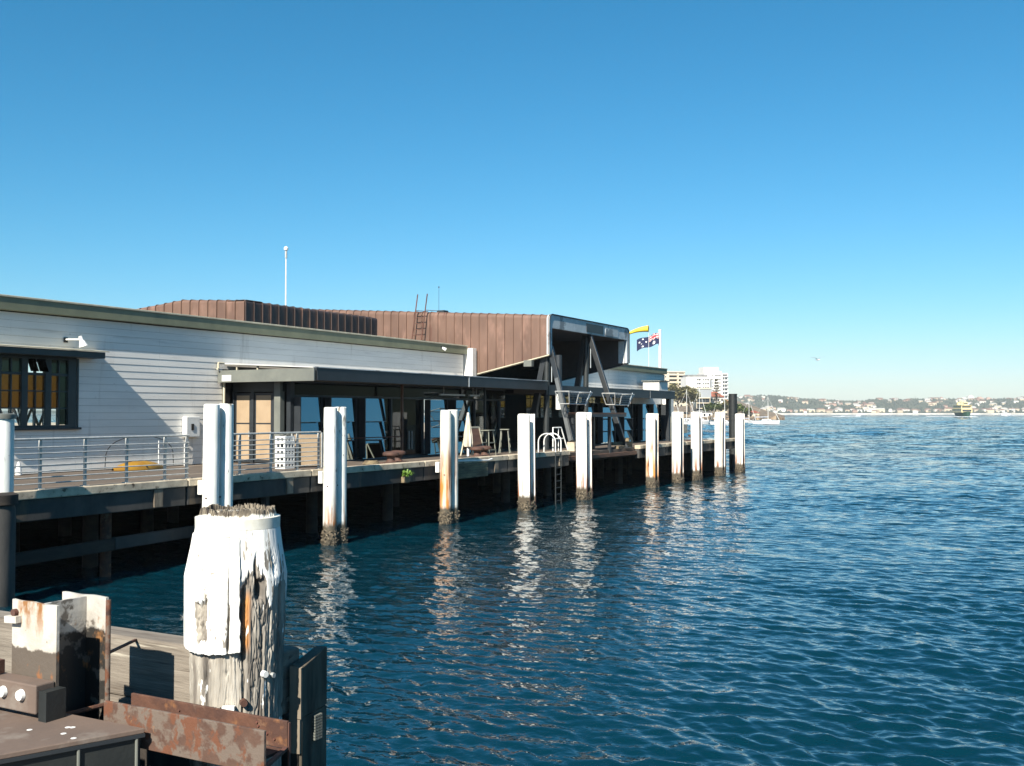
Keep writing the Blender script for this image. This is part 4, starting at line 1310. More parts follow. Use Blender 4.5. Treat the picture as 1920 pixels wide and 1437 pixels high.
for i in range(70):
    a = rs.uniform(0, 6.28)
    l = rs.uniform(.12, .28)
    p = Vector((26.86, 18.30, 1.62))
    d = Vector((math.cos(a) * .9, math.sin(a) * .6 - .3, rs.uniform(.2, 1.1))).normalized()
    q = p + d * l
    r_ = q + Vector((d.x, d.y, -.6)) * l * .4
    s_ = d.cross(Vector((0, 0, 1))).normalized() * .02
    b.quad([p - s_ * .4, p + s_ * .4, q + s_, q - s_])
    b.quad([q - s_, q + s_, r_])
t = thing('fern', (26.86, 18.35, 1.6), 'small bright green fern growing from the edge beam', 'fern')
b.build('frond', GREEN_LEAF, t, fix=False)
MB().box(26.72, 27.0, 18.28, 18.40, 1.44, 1.62).build('root_ball', SLATWOOD, t)

# stacked crates by the railing
proto = None
n = 0
crate_l = ['bottom', 'second', 'third', 'fourth', 'top']
for sx, (x0, y0) in enumerate(((24.02, 20.72),)):
    for lv in range(5):
        lb = '%s white plastic crate of the stack behind the railing' % crate_l[lv]
        z0 = DZ + .002 + lv * .196
        if proto is None:
            proto = thing('plastic_crate', (x0, y0, z0), lb, 'crate', 'white crates stacked outside the cafe')
            f_ = MB()
            for (a0, a1, b0, b1) in ((0, .44, 0, .02), (0, .44, .36, .38), (0, .02, .021, .359), (.42, .44, .021, .359)):
                f_.box(x0 + a0, x0 + a1, y0 + b0, y0 + b1, z0 + .0, z0 + .05).box(x0 + a0, x0 + a1, y0 + b0, y0 + b1, z0 + .14, z0 + .19)
            for xx in (0, .13, .27, .40):
                f_.box(x0 + xx, x0 + xx + .04, y0 + .001, y0 + .019, z0 + .051, z0 + .139).box(x0 + xx, x0 + xx + .04, y0 + .361, y0 + .379, z0 + .051, z0 + .139)
            for yy in (.021, .17, .32):
                f_.box(x0 + .001, x0 + .019, y0 + yy, y0 + yy + .04, z0 + .051, z0 + .139).box(x0 + .421, x0 + .439, y0 + yy, y0 + yy + .04, z0 + .051, z0 + .139)
            f_.build('side_frame', WHITE_P, proto)
            MB().box(x0 + .021, x0 + .419, y0 + .021, y0 + .359, z0 + .01, z0 + .025).build('base', BLACK, proto)
        else:
            copy_thing(proto, (x0, y0, z0), None, lb)
t = thing('tan_screen', (25.0, 20.7, DZ), 'tan board screen standing behind the railing beside the white crates', 'screen')
MB().bar((24.66, 20.92, DZ + .53), (25.30, 20.42, DZ + .53), .03, .96).build('panel', TAN, t)
for x, y in ((24.60, 20.94), (25.32, 20.38)):
    MB().box(x, x + .045, y, y + .05, DZ + .002, 3.0).build('upright', STAINLESS, t)
for i, (x, y, lb) in enumerate(((24.15, 20.92, 'round grey cushion on the left of the crate stack top'), (24.36, 20.92, 'round grey cushion against the tan screen on the crate stack top'))):
    solo(MB().lathe([(.03, 0), (.085, .01), (.10, .04), (.08, .07), (.02, .09)], (x, y, DZ + .99), 18), 'round_cushion', SLATE_LT, (x, y, DZ + .99), lb, 'cushion', 'cushions on the crates')

# ------------------------------------------------------------------ flags on the far roof
t = thing('flagpole', (72.7, 27, 2), 'white flagpole rising behind the far end of the hall', 'flagpole')
MB().tube((72.7, 27, 2.0), (72.7, 27, 9.65), .13, .10, 14).build('pole', WHITE_P, t)
MB().lathe([(.02, 0), (.12, .03), (.12, .1), (.02, .14)], (72.7, 27, 9.64), 12).build('finial', WHITE_P, t)
FB = mat('flag navy cloth', (.012, .022, .085), (.008, .016, .065), .8, 6)
FW = mat('flag white cloth', (.8, .8, .8), None, .8)
FR = mat('flag red cloth', (.62, .02, .04), None, .8)


FL_O = Vector((72.5, 27.0, 9.47))
FL_D = (-RGT * .95 + FWD * .30).normalized()
FL_N = Vector((-FL_D.y, FL_D.x, 0))
FLW, FLH = 1.62, .82


def flag_pt(u, v, lift=0.):
    wv = .10 * math.sin(u * 7.5 + v * 1.2) * (.25 + u)
    return FL_O + FL_D * (FLW * u * (.96 - .05 * math.sin(u * 5))) + Vector((0, 0, -FLH * v - .48 * u ** 1.5 + .05 * math.sin(u * 9 + v))) + FL_N * (wv + lift)


fl = thing('national_flag', tuple(FL_O), 'blue flag with union cross and white stars flying from the white pole', 'flag')
b = MB()
for i in range(28):
    for j in range(12):
        b.quad([flag_pt(i / 28, j / 12), flag_pt((i + 1) / 28, j / 12), flag_pt((i + 1) / 28, (j + 1) / 12), flag_pt(i / 28, (j + 1) / 12)], True)
b.build('cloth', FB, fl, fix=False)


def strip(p, q, wd, lift, n=10):
    b = MB()
    p, q = Vector((*p, 0)), Vector((*q, 0))
    d = (q - p)
    nn = Vector((-d.y * FLH, d.x * FLW, 0)).normalized()
    nn = Vector((nn.x / FLW, nn.y / FLH, 0)) * wd / 2
    for s in (-1, 1):
        for i in range(n):
            a, c_ = p.lerp(q, i / n), p.lerp(q, (i + 1) / n)
            cl = lambda e: (min(max(e.x, 0), .5), min(max(e.y, 0), .5))
            b.quad([flag_pt(*cl(a - nn), s * lift), flag_pt(*cl(c_ - nn), s * lift), flag_pt(*cl(c_ + nn), s * lift), flag_pt(*cl(a + nn), s * lift)])
    return b


def joined(lst):
    b = MB()
    for o in lst:
        k = len(b.v)
        b.v += o.v
        b.f += [tuple(k + i for i in f) for f in o.f]
        b.mi += o.mi
        b.sm += o.sm
    return b


joined([strip((0, 0), (.5, .5), .09, .008), strip((0, .5), (.5, 0), .09, .008), strip((.25, 0), (.25, .5), .16, .010), strip((0, .25), (.5, .25), .16, .010)]).build('union_white', FW, fl, fix=False)
joined([strip((0, 0), (.5, .5), .045, .012), strip((0, .5), (.5, 0), .045, .012), strip((.25, 0), (.25, .5), .085, .014), strip((0, .25), (.5, .25), .085, .014)]).build('union_red', FR, fl, fix=False)
b = MB()
for (u, v, r) in ((.25, .76, .15), (.75, .16, .075), (.75, .84, .085), (.62, .45, .075), (.88, .38, .075), (.80, .58, .045)):
    for s in (-1, 1):
        pts = []
        for i in range(14):
            a = 2 * math.pi * i / 14
            rr = r * (1 if i % 2 == 0 else .5)
            pts.append(flag_pt(u + rr * math.sin(a) / FLW, v - rr * math.cos(a) / FLH, s * .010))
        b.quad(pts)
b.build('star', FW, fl, fix=False)

ws = thing('windsock', (70.4, 27, 9.6), 'yellow windsock blowing out from a thin pole', 'windsock')
MB().tube((70.4, 27, 6.9), (70.4, 27, 9.62), .016, .012, 8).build('pole', WHITE_P, ws)
b = MB()
n = 16
for i in range(13):
    u = i / 12
    c_ = Vector((70.38, 27.0, 9.66)) + FL_D * (1.55 * u) + Vector((0, 0, -.04 * u - .32 * u ** 2.2))
    r_ = .235 * (1 - u) + .085 * u
    for j in range(n):
        a = 2 * math.pi * j / n
        b.v.append(tuple(c_ + FL_N * (r_ * math.cos(a)) + Vector((0, 0, r_ * math.sin(a)))))
for i in range(12):
    for j in range(n):
        k = (j + 1) % n
        b.f.append((i * n + j, i * n + k, (i + 1) * n + k, (i + 1) * n + j))
        b.mi.append(0)
        b.sm.append(True)
b.build('sock', mat('windsock nylon', (.85, .62, .06), (.80, .54, .04), .7, 5), ws, fix=False)

# ------------------------------------------------------------------ foreground edge of the near wharf
plat = MB().box(-12, 2.95, -8, 12, 1.55, 1.95).build('near_wharf_deck', DECK)
tag(plat, kind='structure')
ORIGIN[plat.name] = (0, 0, 0)
MB().box(2.3, 2.6, -8, 12, 1.2, 1.548).build('bearer', TIMBER_DARK, plat)

# --- big weathered mooring pile
PC = Vector((3.77, 3.54, 0))
PU = Vector((-3.77, -3.54, 0)).normalized()
PV = Vector((-PU.y, PU.x, 0))
if PV.dot(RGT) < 0:
    PV = -PV


def vnoise(seed, n=24, fmax=8.):
    q = np.random.RandomState(seed)
    fr = q.uniform(.6, fmax, n)
    ph = q.uniform(0, 6.28, n)
    am = 1 / np.sqrt(fr)
    an = q.uniform(0, 1, (n, 2)) * 2 - 1

    def f(a, b):
        s = 0
        for i in range(n):
            s = s + am[i] * np.sin(fr[i] * (a * an[i, 0] + b * an[i, 1]) * 2 + ph[i])
        return s / math.sqrt(n) * 1.2
    return f


n1, n2, n3 = vnoise(3, 30, 10), vnoise(4, 30, 14), vnoise(5, 20, 6)


def wood_mat():
    m = bpy.data.materials.new('peeling white paint over grey timber')
    m.use_nodes = True
    t = m.node_tree
    N, L = t.nodes, t.links
    b = N['Principled BSDF']
    b.inputs['Roughness'].default_value = .75
    geo = N.new('ShaderNodeNewGeometry')

    def noise(sc, st, det=6.):
        mp = N.new('ShaderNodeMapping')
        mp.inputs['Scale'].default_value = st
        L.new(geo.outputs['Position'], mp.inputs[0])
        n = N.new('ShaderNodeTexNoise')
        n.inputs['Scale'].default_value = sc
        n.inputs['Detail'].default_value = det
        L.new(mp.outputs[0], n.inputs[0])
        return n.outputs[0]

    def ramp(src, stops):
        r = N.new('ShaderNodeValToRGB')
        e = r.color_ramp.elements
        e[0].position, e[0].color = stops[0][0], (*stops[0][1], 1)
        e[1].position, e[1].color = stops[-1][0], (*stops[-1][1], 1)
        for p, c_ in stops[1:-1]:
            x = e.new(p)
            x.color = (*c_, 1)
        L.new(src, r.inputs[0])
        return r.outputs[0]
    wood = ramp(noise(16, (1, 1, .13)), [(.30, (.03, .026, .022)), (.40, (.16, .14, .12)), (.52, (.27, .245, .21)), (.70, (.38, .35, .305))])
    at = N.new('ShaderNodeAttribute')
    at.attribute_name = 'paint'
    ao = N.new('ShaderNodeAttribute')
    ao.attribute_name = 'raw'
    mx0 = N.new('ShaderNodeMix')
    mx0.data_type = 'RGBA'
    L.new(ao.outputs['Fac'], mx0.inputs[0])
    L.new(wood, mx0.inputs[6])
    mx0.inputs[7].default_value = (.42, .19, .06, 1)
    pn = ramp(noise(5, (1, 1, .25)), [(.3, (.52, .50, .46)), (.42, (.74, .73, .70)), (.7, (.82, .82, .80))])
    ad = N.new('ShaderNodeMath')
    ad.operation = 'ADD'
    L.new(at.outputs['Fac'], ad.inputs[0])
    sc = N.new('ShaderNodeMath')
    sc.operation = 'MULTIPLY_ADD'
    L.new(noise(24, (1, 1, .3)), sc.inputs[0])
    sc.inputs[1].default_value = 4.2
    sc.inputs[2].default_value = -1.85
    L.new(sc.outputs[0], ad.inputs[1])
    th = N.new('ShaderNodeMapRange')
    th.inputs['From Min'].default_value = .45
    th.inputs['From Max'].default_value = .55
    L.new(ad.outputs[0], th.inputs[0])
    mx = N.new('ShaderNodeMix')
    mx.data_type = 'RGBA'
    L.new(th.outputs[0], mx.inputs[0])
    L.new(mx0.outputs[2], mx.inputs[6])
    L.new(pn, mx.inputs[7])
    L.new(mx.outputs[2], b.inputs['Base Color'])
    bp = N.new('ShaderNodeBump')
    bp.inputs['Distance'].default_value = .006
    L.new(noise(30, (1, 1, .12)), bp.inputs['Height'])
    L.new(bp.outputs[0], b.inputs['Normal'])
    return m


PEEL = wood_mat()


def shell(name, parent, phi0, phi1, nphi, zlo, zhi, nz, rad, paint, raw=None, closed=False, inner=None):
    """a sheet wrapped round the pile: rad/paint are functions of arrays (phi in degrees, z)"""
    ph = np.linspace(phi0, phi1, nphi)
    tz = np.linspace(0, 1, nz)
    PH, T = np.meshgrid(ph, tz)
    lo = zlo(PH) if callable(zlo) else np.full_like(PH, zlo)
    hi = zhi(PH) if callable(zhi) else np.full_like(PH, zhi)
    Zz = lo + (hi - lo) * T
    if callable(inner):
        PH = inner(PH, Zz)
    rr = rad(PH, Zz)
    a = np.radians(PH)
    X = PC.x + rr * (np.cos(a) * PU.x + np.sin(a) * PV.x)
    Y = PC.y + rr * (np.cos(a) * PU.y + np.sin(a) * PV.y)
    V = np.stack([X, Y, Zz], -1).reshape(-1, 3) - np.array(ORIGIN[parent.name])
    pa = paint(PH, Zz).reshape(-1)
    ra = (raw(PH, Zz) if raw else np.zeros_like(PH)).reshape(-1)
    faces = []
    for i in range(nz - 1):
        for j in range(nphi - 1):
            k = i * nphi + j
            faces.append((k, k + 1, k + nphi + 1, k + nphi))
    V = V.tolist()
    if not closed:                       # give a slab its thickness: rim down to an inner radius
        border = [j for j in range(nphi)] + [i * nphi + nphi - 1 for i in range(1, nz)] + [(nz - 1) * nphi + j for j in range(nphi - 2, -1, -1)] + [i * nphi for i in range(nz - 2, 0, -1)]
        base = len(V)
        o = np.array(ORIGIN[parent.name])
        for idx in border:
            p = np.array(V[idx]) + o
            d = np.array([p[0] - PC.x, p[1] - PC.y, 0])
            L_ = np.linalg.norm(d)
            q = p - d / L_ * max(L_ - .17, .02)
            V.append((q - o).tolist())
        pa = np.concatenate([pa, np.full(len(border), .25)])
        ra = np.concatenate([ra, np.zeros(len(border))])
        for i in range(len(border)):
            j = (i + 1) % len(border)
            faces.append((border[i], base + i, base + j, border[j]))
    me = bpy.data.meshes.new(name)
    me.from_pydata(V, [], faces)
    me.polygons.foreach_set('use_smooth', [True] * len(faces))
    for nm, arr in (('paint', pa), ('raw', ra)):
        at = me.attributes.new(nm, 'FLOAT', 'POINT')
        at.data.foreach_set('value', arr.astype(np.float32))
    me.materials.append(PEEL)
    ob = bpy.data.objects.new(name, me)
    col.objects.link(ob)
    ob.parent = parent
    return ob


mp_ = thing('mooring_pile', (PC.x, PC.y, 1.9), 'big weathered mooring pile with peeling white paint and a banded rotten top', 'pile')


def r_trunk(z):
    return np.interp(z, [1.4, 2.2, 2.6, 2.83, 2.97, 3.05, 3.14], [.213, .219, .229, .232, .208, .198, .182])


def groove(ph, z, c, wd, z0, z1, soft=.04):
    return np.exp(-((ph - c) / wd) ** 2) * smooth(z0 - soft, z0 + soft, z) * (1 - smooth(z1 - soft, z1 + soft, z))


def bare_mask(ph, z):
    edge = 2.80 + .09 * n1(ph * .05, z * 0 + 1) + .06 * np.sin(ph * .11) + .05 * n2(ph * .25, z * 0)
    return 1 - smooth(-.012, .012, z - edge)


def rad_trunk(ph, z):
    r = r_trunk(z)
    bm = bare_mask(ph, z)
    grain = n2(ph * .55, z * 5) * .005 + n1(ph * 1.5, z * 8) * .0035
    grain = grain - .06 * np.clip(np.sin(ph * .33 + 3.2 * n3(ph * .06, z * 5)) - .9, 0, 1) * bm
    r = r + grain * (.05 + .95 * bm) - .010 * bm
    r = r - .055 * groove(ph, z, 7 + 3 * np.sin(z * 9), 3.6, 2.46, 2.80)
    r = r - .050 * groove(ph, z, 26, 4.2, 2.74, 2.82, .02)
    r = r - .030 * groove(ph, z, 23 + 2 * np.sin(z * 30), 1.6, 2.8, 2.93)
    r = r - .02 * groove(ph, z, 48, 5, 2.85, 2.95, .03) * np.abs(n2(ph, z * 4))
    r = r - .02 * groove(ph, z, 7.5 + 1.5 * np.sin(z * 14), 1.2, 2.0, 2.5)
    for c_, s in ((30, 21), (41, 22), (52, 23), (8, 24), (62, 25)):
        zz = 2.1 + (s % 7) * .06
        r = r - .012 * groove(ph, z, c_ + 1.5 * np.sin(z * (9 + s % 5) + s), .8, zz, zz + .5)
    return r


def paint_trunk(ph, z):
    p = (1 - bare_mask(ph, z)) * 1.0
    p = p - .9 * smooth(.8, 1.0, n1(ph * .2, z * 6) + .5 * n2(ph * .6, z * 12))
    p = p - .9 * groove(ph, z, 7 + 3 * np.sin(z * 9), 6, 2.4, 2.8) - .9 * groove(ph, z, 26, 6, 2.72, 2.83) - .8 * groove(ph, z, 23, 2.5, 2.8, 2.95)
    p = p - .75 * groove(ph, z, 46, 9, 2.86, 2.98) * (n2(ph * .4, z * 3) > -.1)
    return np.clip(p, 0, 1) * 1.42 - .42


def raw_trunk(ph, z):
    return np.clip(groove(ph, z, 12.5 + 2 * np.sin(z * 9), 3.4, 2.52, 2.76) * 1.2, 0, 1)


shell('trunk', mp_, -180, 180, 420, 1.3, 3.055, 300, rad_trunk, paint_trunk, raw_trunk, closed=True)


def slab_phi(ph, z):                      # ragged right-hand edge of the slab
    t_ = (ph + 118) / (2 + 118)
    return ph + (t_ ** 6) * (1.3 * n2(z * 3, z * 0) + .9 * n1(z * 14, z * 0 + 2))


def rad_slab(ph, z):
    k = np.interp(z, [2.47, 2.60, 2.86, 3.02, 3.06], [.016, .015, .012, .006, .002])
    r = r_trunk(z) + k + n1(ph * .3, z) * .0016
    r = r - .024 * patch(ph, z) * (1 + .8 * n2(ph * 1.1, z * 9))
    r = r - .022 * groove(ph, z, -10 + 1.5 * np.sin(z * 5), 1.0, 2.5, 3.02)
    r = r - .006 * groove(ph, z, -48, .8, 2.66, 2.9)
    return r


def patch(ph, z):
    e = n2(ph * .2, z * 2) * 4
    return smooth(-51, -48, ph + e) * (1 - smooth(-34, -31, ph + e)) * smooth(2.57, 2.59, z + .01 * e) * (1 - smooth(2.74, 2.76, z + .008 * e))


def paint_slab(ph, z):
    p = 1.0 - .95 * patch(ph, z) - .95 * groove(ph, z, -10 + 1.5 * np.sin(z * 5), 1.3, 2.5, 3.02) - .5 * groove(ph, z, -47 + 2 * np.sin(z * 11), 1.2, 2.74, 2.92) - .45 * groove(ph, z, -28, 4, 2.86, 2.872, .006) - .45 * groove(ph, z, -52, 3, 2.93, 2.95, .006)
    p = p - .9 * smooth(.95, 1.15, n1(ph * .16, z * 5) + .5 * n2(ph * .5, z * 12))
    p = p - .5 * groove(ph, z, -44, 5, 2.525, 2.56, .01) - .5 * groove(ph, z, -18, 5, 2.53, 2.60, .02)
    p = p - .5 * groove(ph, z, -12, 6, 3.03, 3.05, .008) - .4 * groove(ph, z, -6, 6, 2.725, 2.735, .006)
    return np.clip(p, 0, 1) * 1.45 - .45


shell('rubbing_slab', mp_, -118, 2, 150, lambda p: 2.515 - .018 * np.cos(np.radians((p + 40) * 1.6)) + .003 * n1(p * .35, p * 0)  , 3.03, 150, rad_slab, paint_slab, closed=False, inner=slab_phi)
MB().lathe([(.190, 3.055), (.1975, 3.056), (.1985, 3.106), (.190, 3.108)], tuple(PC), 72).build('steel_band', mat('painted steel band', (.78, .77, .70), (.66, .64, .56), .5, 12, layers=[((.38, .30, .2), 14, (1, 1, 1), .66, .7, None, None)]), mp_)
# rotten end grain: a crown of uneven splinters
b = MB()
for i in range(190):
    a = 2 * math.pi * i / 190 + rs.uniform(-.01, .01)
    rr = .176 - .006 * rs.random()
    c_ = Vector((PC.x + rr * math.cos(a), PC.y + rr * math.sin(a), 3.09))
    h = .050 + .012 * rs.random() + .006 * math.sin(5 * a)
    d = Vector((-math.sin(a), math.cos(a), 0)) * .0036
    e = Vector((math.cos(a), math.sin(a), 0)) * (.006 + .006 * rs.random())
    b.hexa([c_ - d - e, c_ + d - e, c_ + d + e, c_ - d + e] + [p + Vector((0, 0, h)) for p in (c_ - d * .7 - e, c_ + d * .7 - e, c_ + d * .7 - e * .2, c_ - d * .7 - e * .2)])
for i in range(420):
    a = rs.uniform(0, 6.283)
    rr = .165 * math.sqrt(rs.random())
    c_ = Vector((PC.x + rr * math.cos(a), PC.y + rr * math.sin(a), 3.07))
    s = rs.uniform(.004, .010)
    b.box(c_.x - s, c_.x + s, c_.y - s, c_.y + s, 3.07, 3.10 + rs.uniform(0, .035))
b.build('rotten_top', mat('rotten end grain', (.34, .29, .22), (.06, .048, .04), .95, 40, (1, 1, .25), layers=[((.80, .78, .72), 22, (1, 1, .3), 0, 0, 3.125, 3.115, .06)]), mp_, fix=False)


def on_pile(phi, z, out):
    a = R(phi)
    r = float(r_trunk(z)) + out
    d = PU * math.cos(a) + PV * math.sin(a)
    return Vector((PC.x, PC.y, z)) + d * r, d


p, d = on_pile(34, 2.39, -.012)
MB().tube(p, p + d * .022, .017, .015, 14).build('bolt_head', WHITE_P, mp_)
p, d = on_pile(47, 2.375, -.012)
MB().tube(p, p + d * .02, .014, .012, 12).build('bolt_head', STAINLESS, mp_)
p, d = on_pile(8, 2.275, -.012)
MB().tube(p, p + d * .03, .018, .016, 10).build('bolt_head', RUST_DARK, mp_)
# small white horn cleat
p, d = on_pile(-9, 2.225, -.01)
s_ = d.cross(Vector((0, 0, 1)))
cl = MB()
cl.bar(p - Vector((0, 0, .04)) + d * .02, p + Vector((0, 0, .04)) + d * .02, .055, .03, d)
cl.tube(p + d * .03, p + d * .075, .016, .014, 10).tube(p + d * .07 + Vector((0, 0, .004)), p + d * .08 - s_ * -.055 - Vector((0, 0, .022)), .014, .009, 10)
cl.build('cleat', WHITE_P, mp_)
p, d = on_pile(-24, 2.21, -.035)
MB().bar(p - Vector((0, 0, .05)), p + Vector((0, 0, .045)), .05, .05, d).build('recess_block', BLACK, mp_)

# --- grey fender plank behind the beams
fp = thing('fender_plank', (3.9, 4.2, 2.2), 'long silver grey timber plank running behind the mooring pile', 'plank')
MB().box(3.82, 3.98, 3.80, 5.9, 2.13, 2.44).build('plank_face', TIMBER_GREY, fp, bevel=.012)
MB().box(3.97, 4.10, 3.43, 3.798, 2.12, 2.43).build('plank_end', TIMBER_GREY, fp, bevel=.012)
MB().box(3.80, 3.99, 3.85, 5.9, 2.085, 2.126).build('lower_batten', TIMBER_GREY, fp)
MB().box(4.0, 4.10, 3.36, 6.2, .2, 2.10).build('shade_backing', TIMBER_DARK, fp)  # added dark sheet standing in for the shadow below the channel

# --- rusty channel in front of the pile
ch = thing('rusty_channel', (3.3, 3.3, 2.2), 'long rusty steel channel lying in front of the big mooring pile', 'channel beam')
MB().box(3.19, 3.205, 2.85, 3.77, 2.165, 2.338).build('front_plate', RUST, ch, bevel=.003)
MB().box(3.42, 3.435, 2.93, 3.86, 2.19, 2.305).build('back_plate', RUST_DARK, ch, bevel=.003)
MB().box(3.206, 3.419, 2.945, 3.77, 2.178, 2.19).build('web', RUST_DARK, ch)
MB().bar((3.21, 2.865, 2.185), (3.425, 2.935, 2.195), .02, .012).build('end_rib', RUST_EDGE, ch)
MB().box(3.422, 3.433, 2.92, 2.927, 1.9, 2.30).build('end_strap', RUST_EDGE, ch)
for i in range(26):
    y, z = rs.uniform(2.98, 3.6), rs.uniform(2.215, 2.29)
    MB().tube((3.42, y, z), (3.413, y, z), .006, .005, 6).build('rust_blister', RUST_EDGE, ch) if i < 9 else None

# --- H beam stump
hb = thing('steel_stump', (3.2, 4.1, 2.3), 'upright H beam stump with chipped white paint and rusty edges', 'steel beam')


def wavy_plate(x0, x1, y0, y1, z0, ztop):
    n = 10
    b = MB()
    prev = None
    for i in range(n):
        ya, yb = y0 + (y1 - y0) * i / n, y0 + (y1 - y0) * (i + 1) / n
        za, zb = ztop(ya), ztop(yb)
        b.hexa([(x0, ya, z0), (x1, ya, z0), (x1, yb, z0), (x0, yb, z0), (x0, ya, za), (x1, ya, za), (x1, yb, zb), (x0, yb, zb)])
    return b


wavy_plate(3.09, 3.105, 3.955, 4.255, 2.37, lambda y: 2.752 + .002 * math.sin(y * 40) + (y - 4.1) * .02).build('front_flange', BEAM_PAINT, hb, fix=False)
MB().box(3.107, 3.352, 4.085, 4.102, 1.9, 2.742).build('web', BEAM_WEB_SHADE, hb)
wavy_plate(3.354, 3.37, 3.955, 4.255, 1.9, lambda y: 2.748 + .002 * math.sin(y * 33)).build('rear_flange', BEAM_WEB_SHADE, hb, fix=False)
MB().tube((3.362, 3.948, 1.9), (3.362, 3.948, 2.735), .012, .012, 10).build('rolled_edge', RUST, hb)
MB().tube((3.36, 3.955, 2.255), (3.115, 3.985, 2.255), .011, .011, 8).build('tie_rod', RUST_DARK, hb)
MB().tube((3.088, 4.225, 2.70), (3.07, 4.225, 2.70), .016, .016, 10).build('bolt', RUST_EDGE, hb)
MB().bar((3.075, 4.27, 2.668), (3.075, 4.19, 2.672), .03, .03).build('bolt', BEAM_PAINT, hb)
MB().box(2.99, 3.085, 3.955, 4.7, 2.30, 2.425).build('base_block', BROWN_STEEL, hb, bevel=.006)
MB().box(3.0, 3.10, 3.90, 3.95, 2.15, 2.40).build('side_block', NEAR_BLACK, hb)
for y in (4.165, 4.045):
    MB().tube((2.988, y, 2.375), (2.972, y, 2.375), .026, .022, 10).build('bolt_head', WHITE_P, hb)
MB().bar((3.375, 4.0, 2.47), (3.82, 4.28, 2.43), .012, .012).build('rod', RUST_DARK, hb)
MB().box(3.0, 3.06, 4.26, 4.9, 2.43, 2.49).build('rear_rail', RUST_DARK, hb)

# --- brown steel cover box in the corner
bx = thing('steel_cover', (2.8, 3.9, 2.2), 'flat brown topped steel cover box with dark sides beside the rusty channel', 'cover box')
P0, P1, P2, P3 = (3.15, 3.47), (3.12, 5.2), (1.9, 5.2), (2.30, 3.85)
MB().hexa([(*P0, 2.25), (*P1, 2.25), (*P2, 2.25), (*P3, 2.25), (*P0, 2.272), (*P1, 2.272), (*P2, 2.272), (*P3, 2.272)]).build('lid', BROWN_STEEL, bx, bevel=.004)
Q0, Q1, Q2, Q3 = (3.14, 3.485), (3.11, 5.19), (1.92, 5.19), (2.31, 3.865)
MB().hexa([(*Q0, 1.9), (*Q1, 1.9), (*Q2, 1.9), (*Q3, 1.9), (*Q0, 2.247), (*Q1, 2.247), (*Q2, 2.247), (*Q3, 2.247)]).build('body', NEAR_BLACK, bx)
for k in (0.03, .28):
    a = Vector((*P0, 0)).lerp(Vector((*P3, 0)), k)
    MB().tube((a.x - .003, a.y + .004, 1.92), (a.x - .003, a.y + .004, 2.245), .007, .007, 8).build('corner_seam', SLATE_LT, bx)
a, c_ = Vector((*P0, 2.243)), Vector((*P3, 2.243))
MB().bar(a, c_, .012, .014).build('edge_weld', SLATE, bx)
for i in range(5):
    x, y = rs.uniform(2.9, 3.1), rs.uniform(3.6, 4.0)
    MB().lathe([(.012, 0), (.01, .001)], (x, y, 2.2725), 10).build('dropping_spot', WHITE_P, bx)

# --- upright fender block right of the pile
fb = thing('fender_block', (4.1, 3.37, 1.9), 'split upright timber block with a sunlit edge standing over the water', 'timber')
def turned(l, w_, z0, z1a, z1b, x=4.0, y=3.34, a=R(11)):
    ux, uy = Vector((math.cos(a), math.sin(a), 0)), Vector((-math.sin(a), math.cos(a), 0))
    o_ = Vector((x, y, 0))
    c4 = [o_, o_ + ux * l, o_ + ux * l + uy * w_, o_ + uy * w_]
    return MB().hexa([c + Vector((0, 0, z0)) for c in c4] + [c + Vector((0, 0, z)) for c, z in zip(c4, (z1a, z1b, z1b, z1a + .01))])


turned(.255, .062, 2.11, 2.355, 2.405, 4.0 + .016 * math.cos(R(11)), 3.34 + .016 * math.sin(R(11))).build('upper_block', BLOCK_SHADE, fb, bevel=.004)
turned(.015, .063, 2.108, 2.354, 2.357).build('lit_edge', TIMBER_POST, fb)  # paler front strip: sunlight on this face put into the colour
turned(.26, .060, .3, 2.105, 2.105, 4.016, 3.347).build('lower_block', BLOCK_SHADE, fb, bevel=.004)
turned(.015, .060, 1.94, 2.104, 2.104, 3.998, 3.345).build('lit_edge', TIMBER_POST, fb)
b = MB()
for i in range(5):
    for j in range(9):
        b.box(4.125 + i * .012, 4.133 + i * .012, 3.352, 3.368, 1.97 + j * .014, 1.98 + j * .014)
b.build('grating', SLATE_LT, fb, fix=False)

# ------------------------------------------------------------------ near shore beyond the wharf: terrain, buildings, trees, boats
LEAF = mat('olive foliage', (.36, .32, .15), (.24, .23, .10), .7, .25, layers=[((.36, .28, .13), .5, (1, 1, 1), .55, .7, None, None)])
LEAF2 = mat('green foliage', (.20, .25, .07), (.11, .15, .045), .7, .25)
BARK = mat('pale bark', (.22, .18, .14), (.15, .12, .09), .9, 1)
BANK = mat('sandstone bank', (.36, .27, .18), (.22, .16, .11), .9, .12, layers=[((.06, .05, .04), .25, (1, 1, 1), .5, .62, None, None)])
BW = mat('bright render', (.78, .76, .72), (.72, .70, .66), .7, .1)
BC = mat('cream render', (.66, .58, .45), (.60, .52, .40), .7, .1)
BG = mat('blue grey render', (.42, .45, .48), (.36, .39, .42), .7, .1)
WIN = mat('dark far window', (.05, .06, .075), (.03, .035, .045), .2, .3)
TILE = mat('red roof tiles', (.40, .13, .08), (.30, .09, .055), .8, .3)
GREYROOF = mat('grey roof', (.28, .28, .28), (.2, .2, .2), .8, .3)

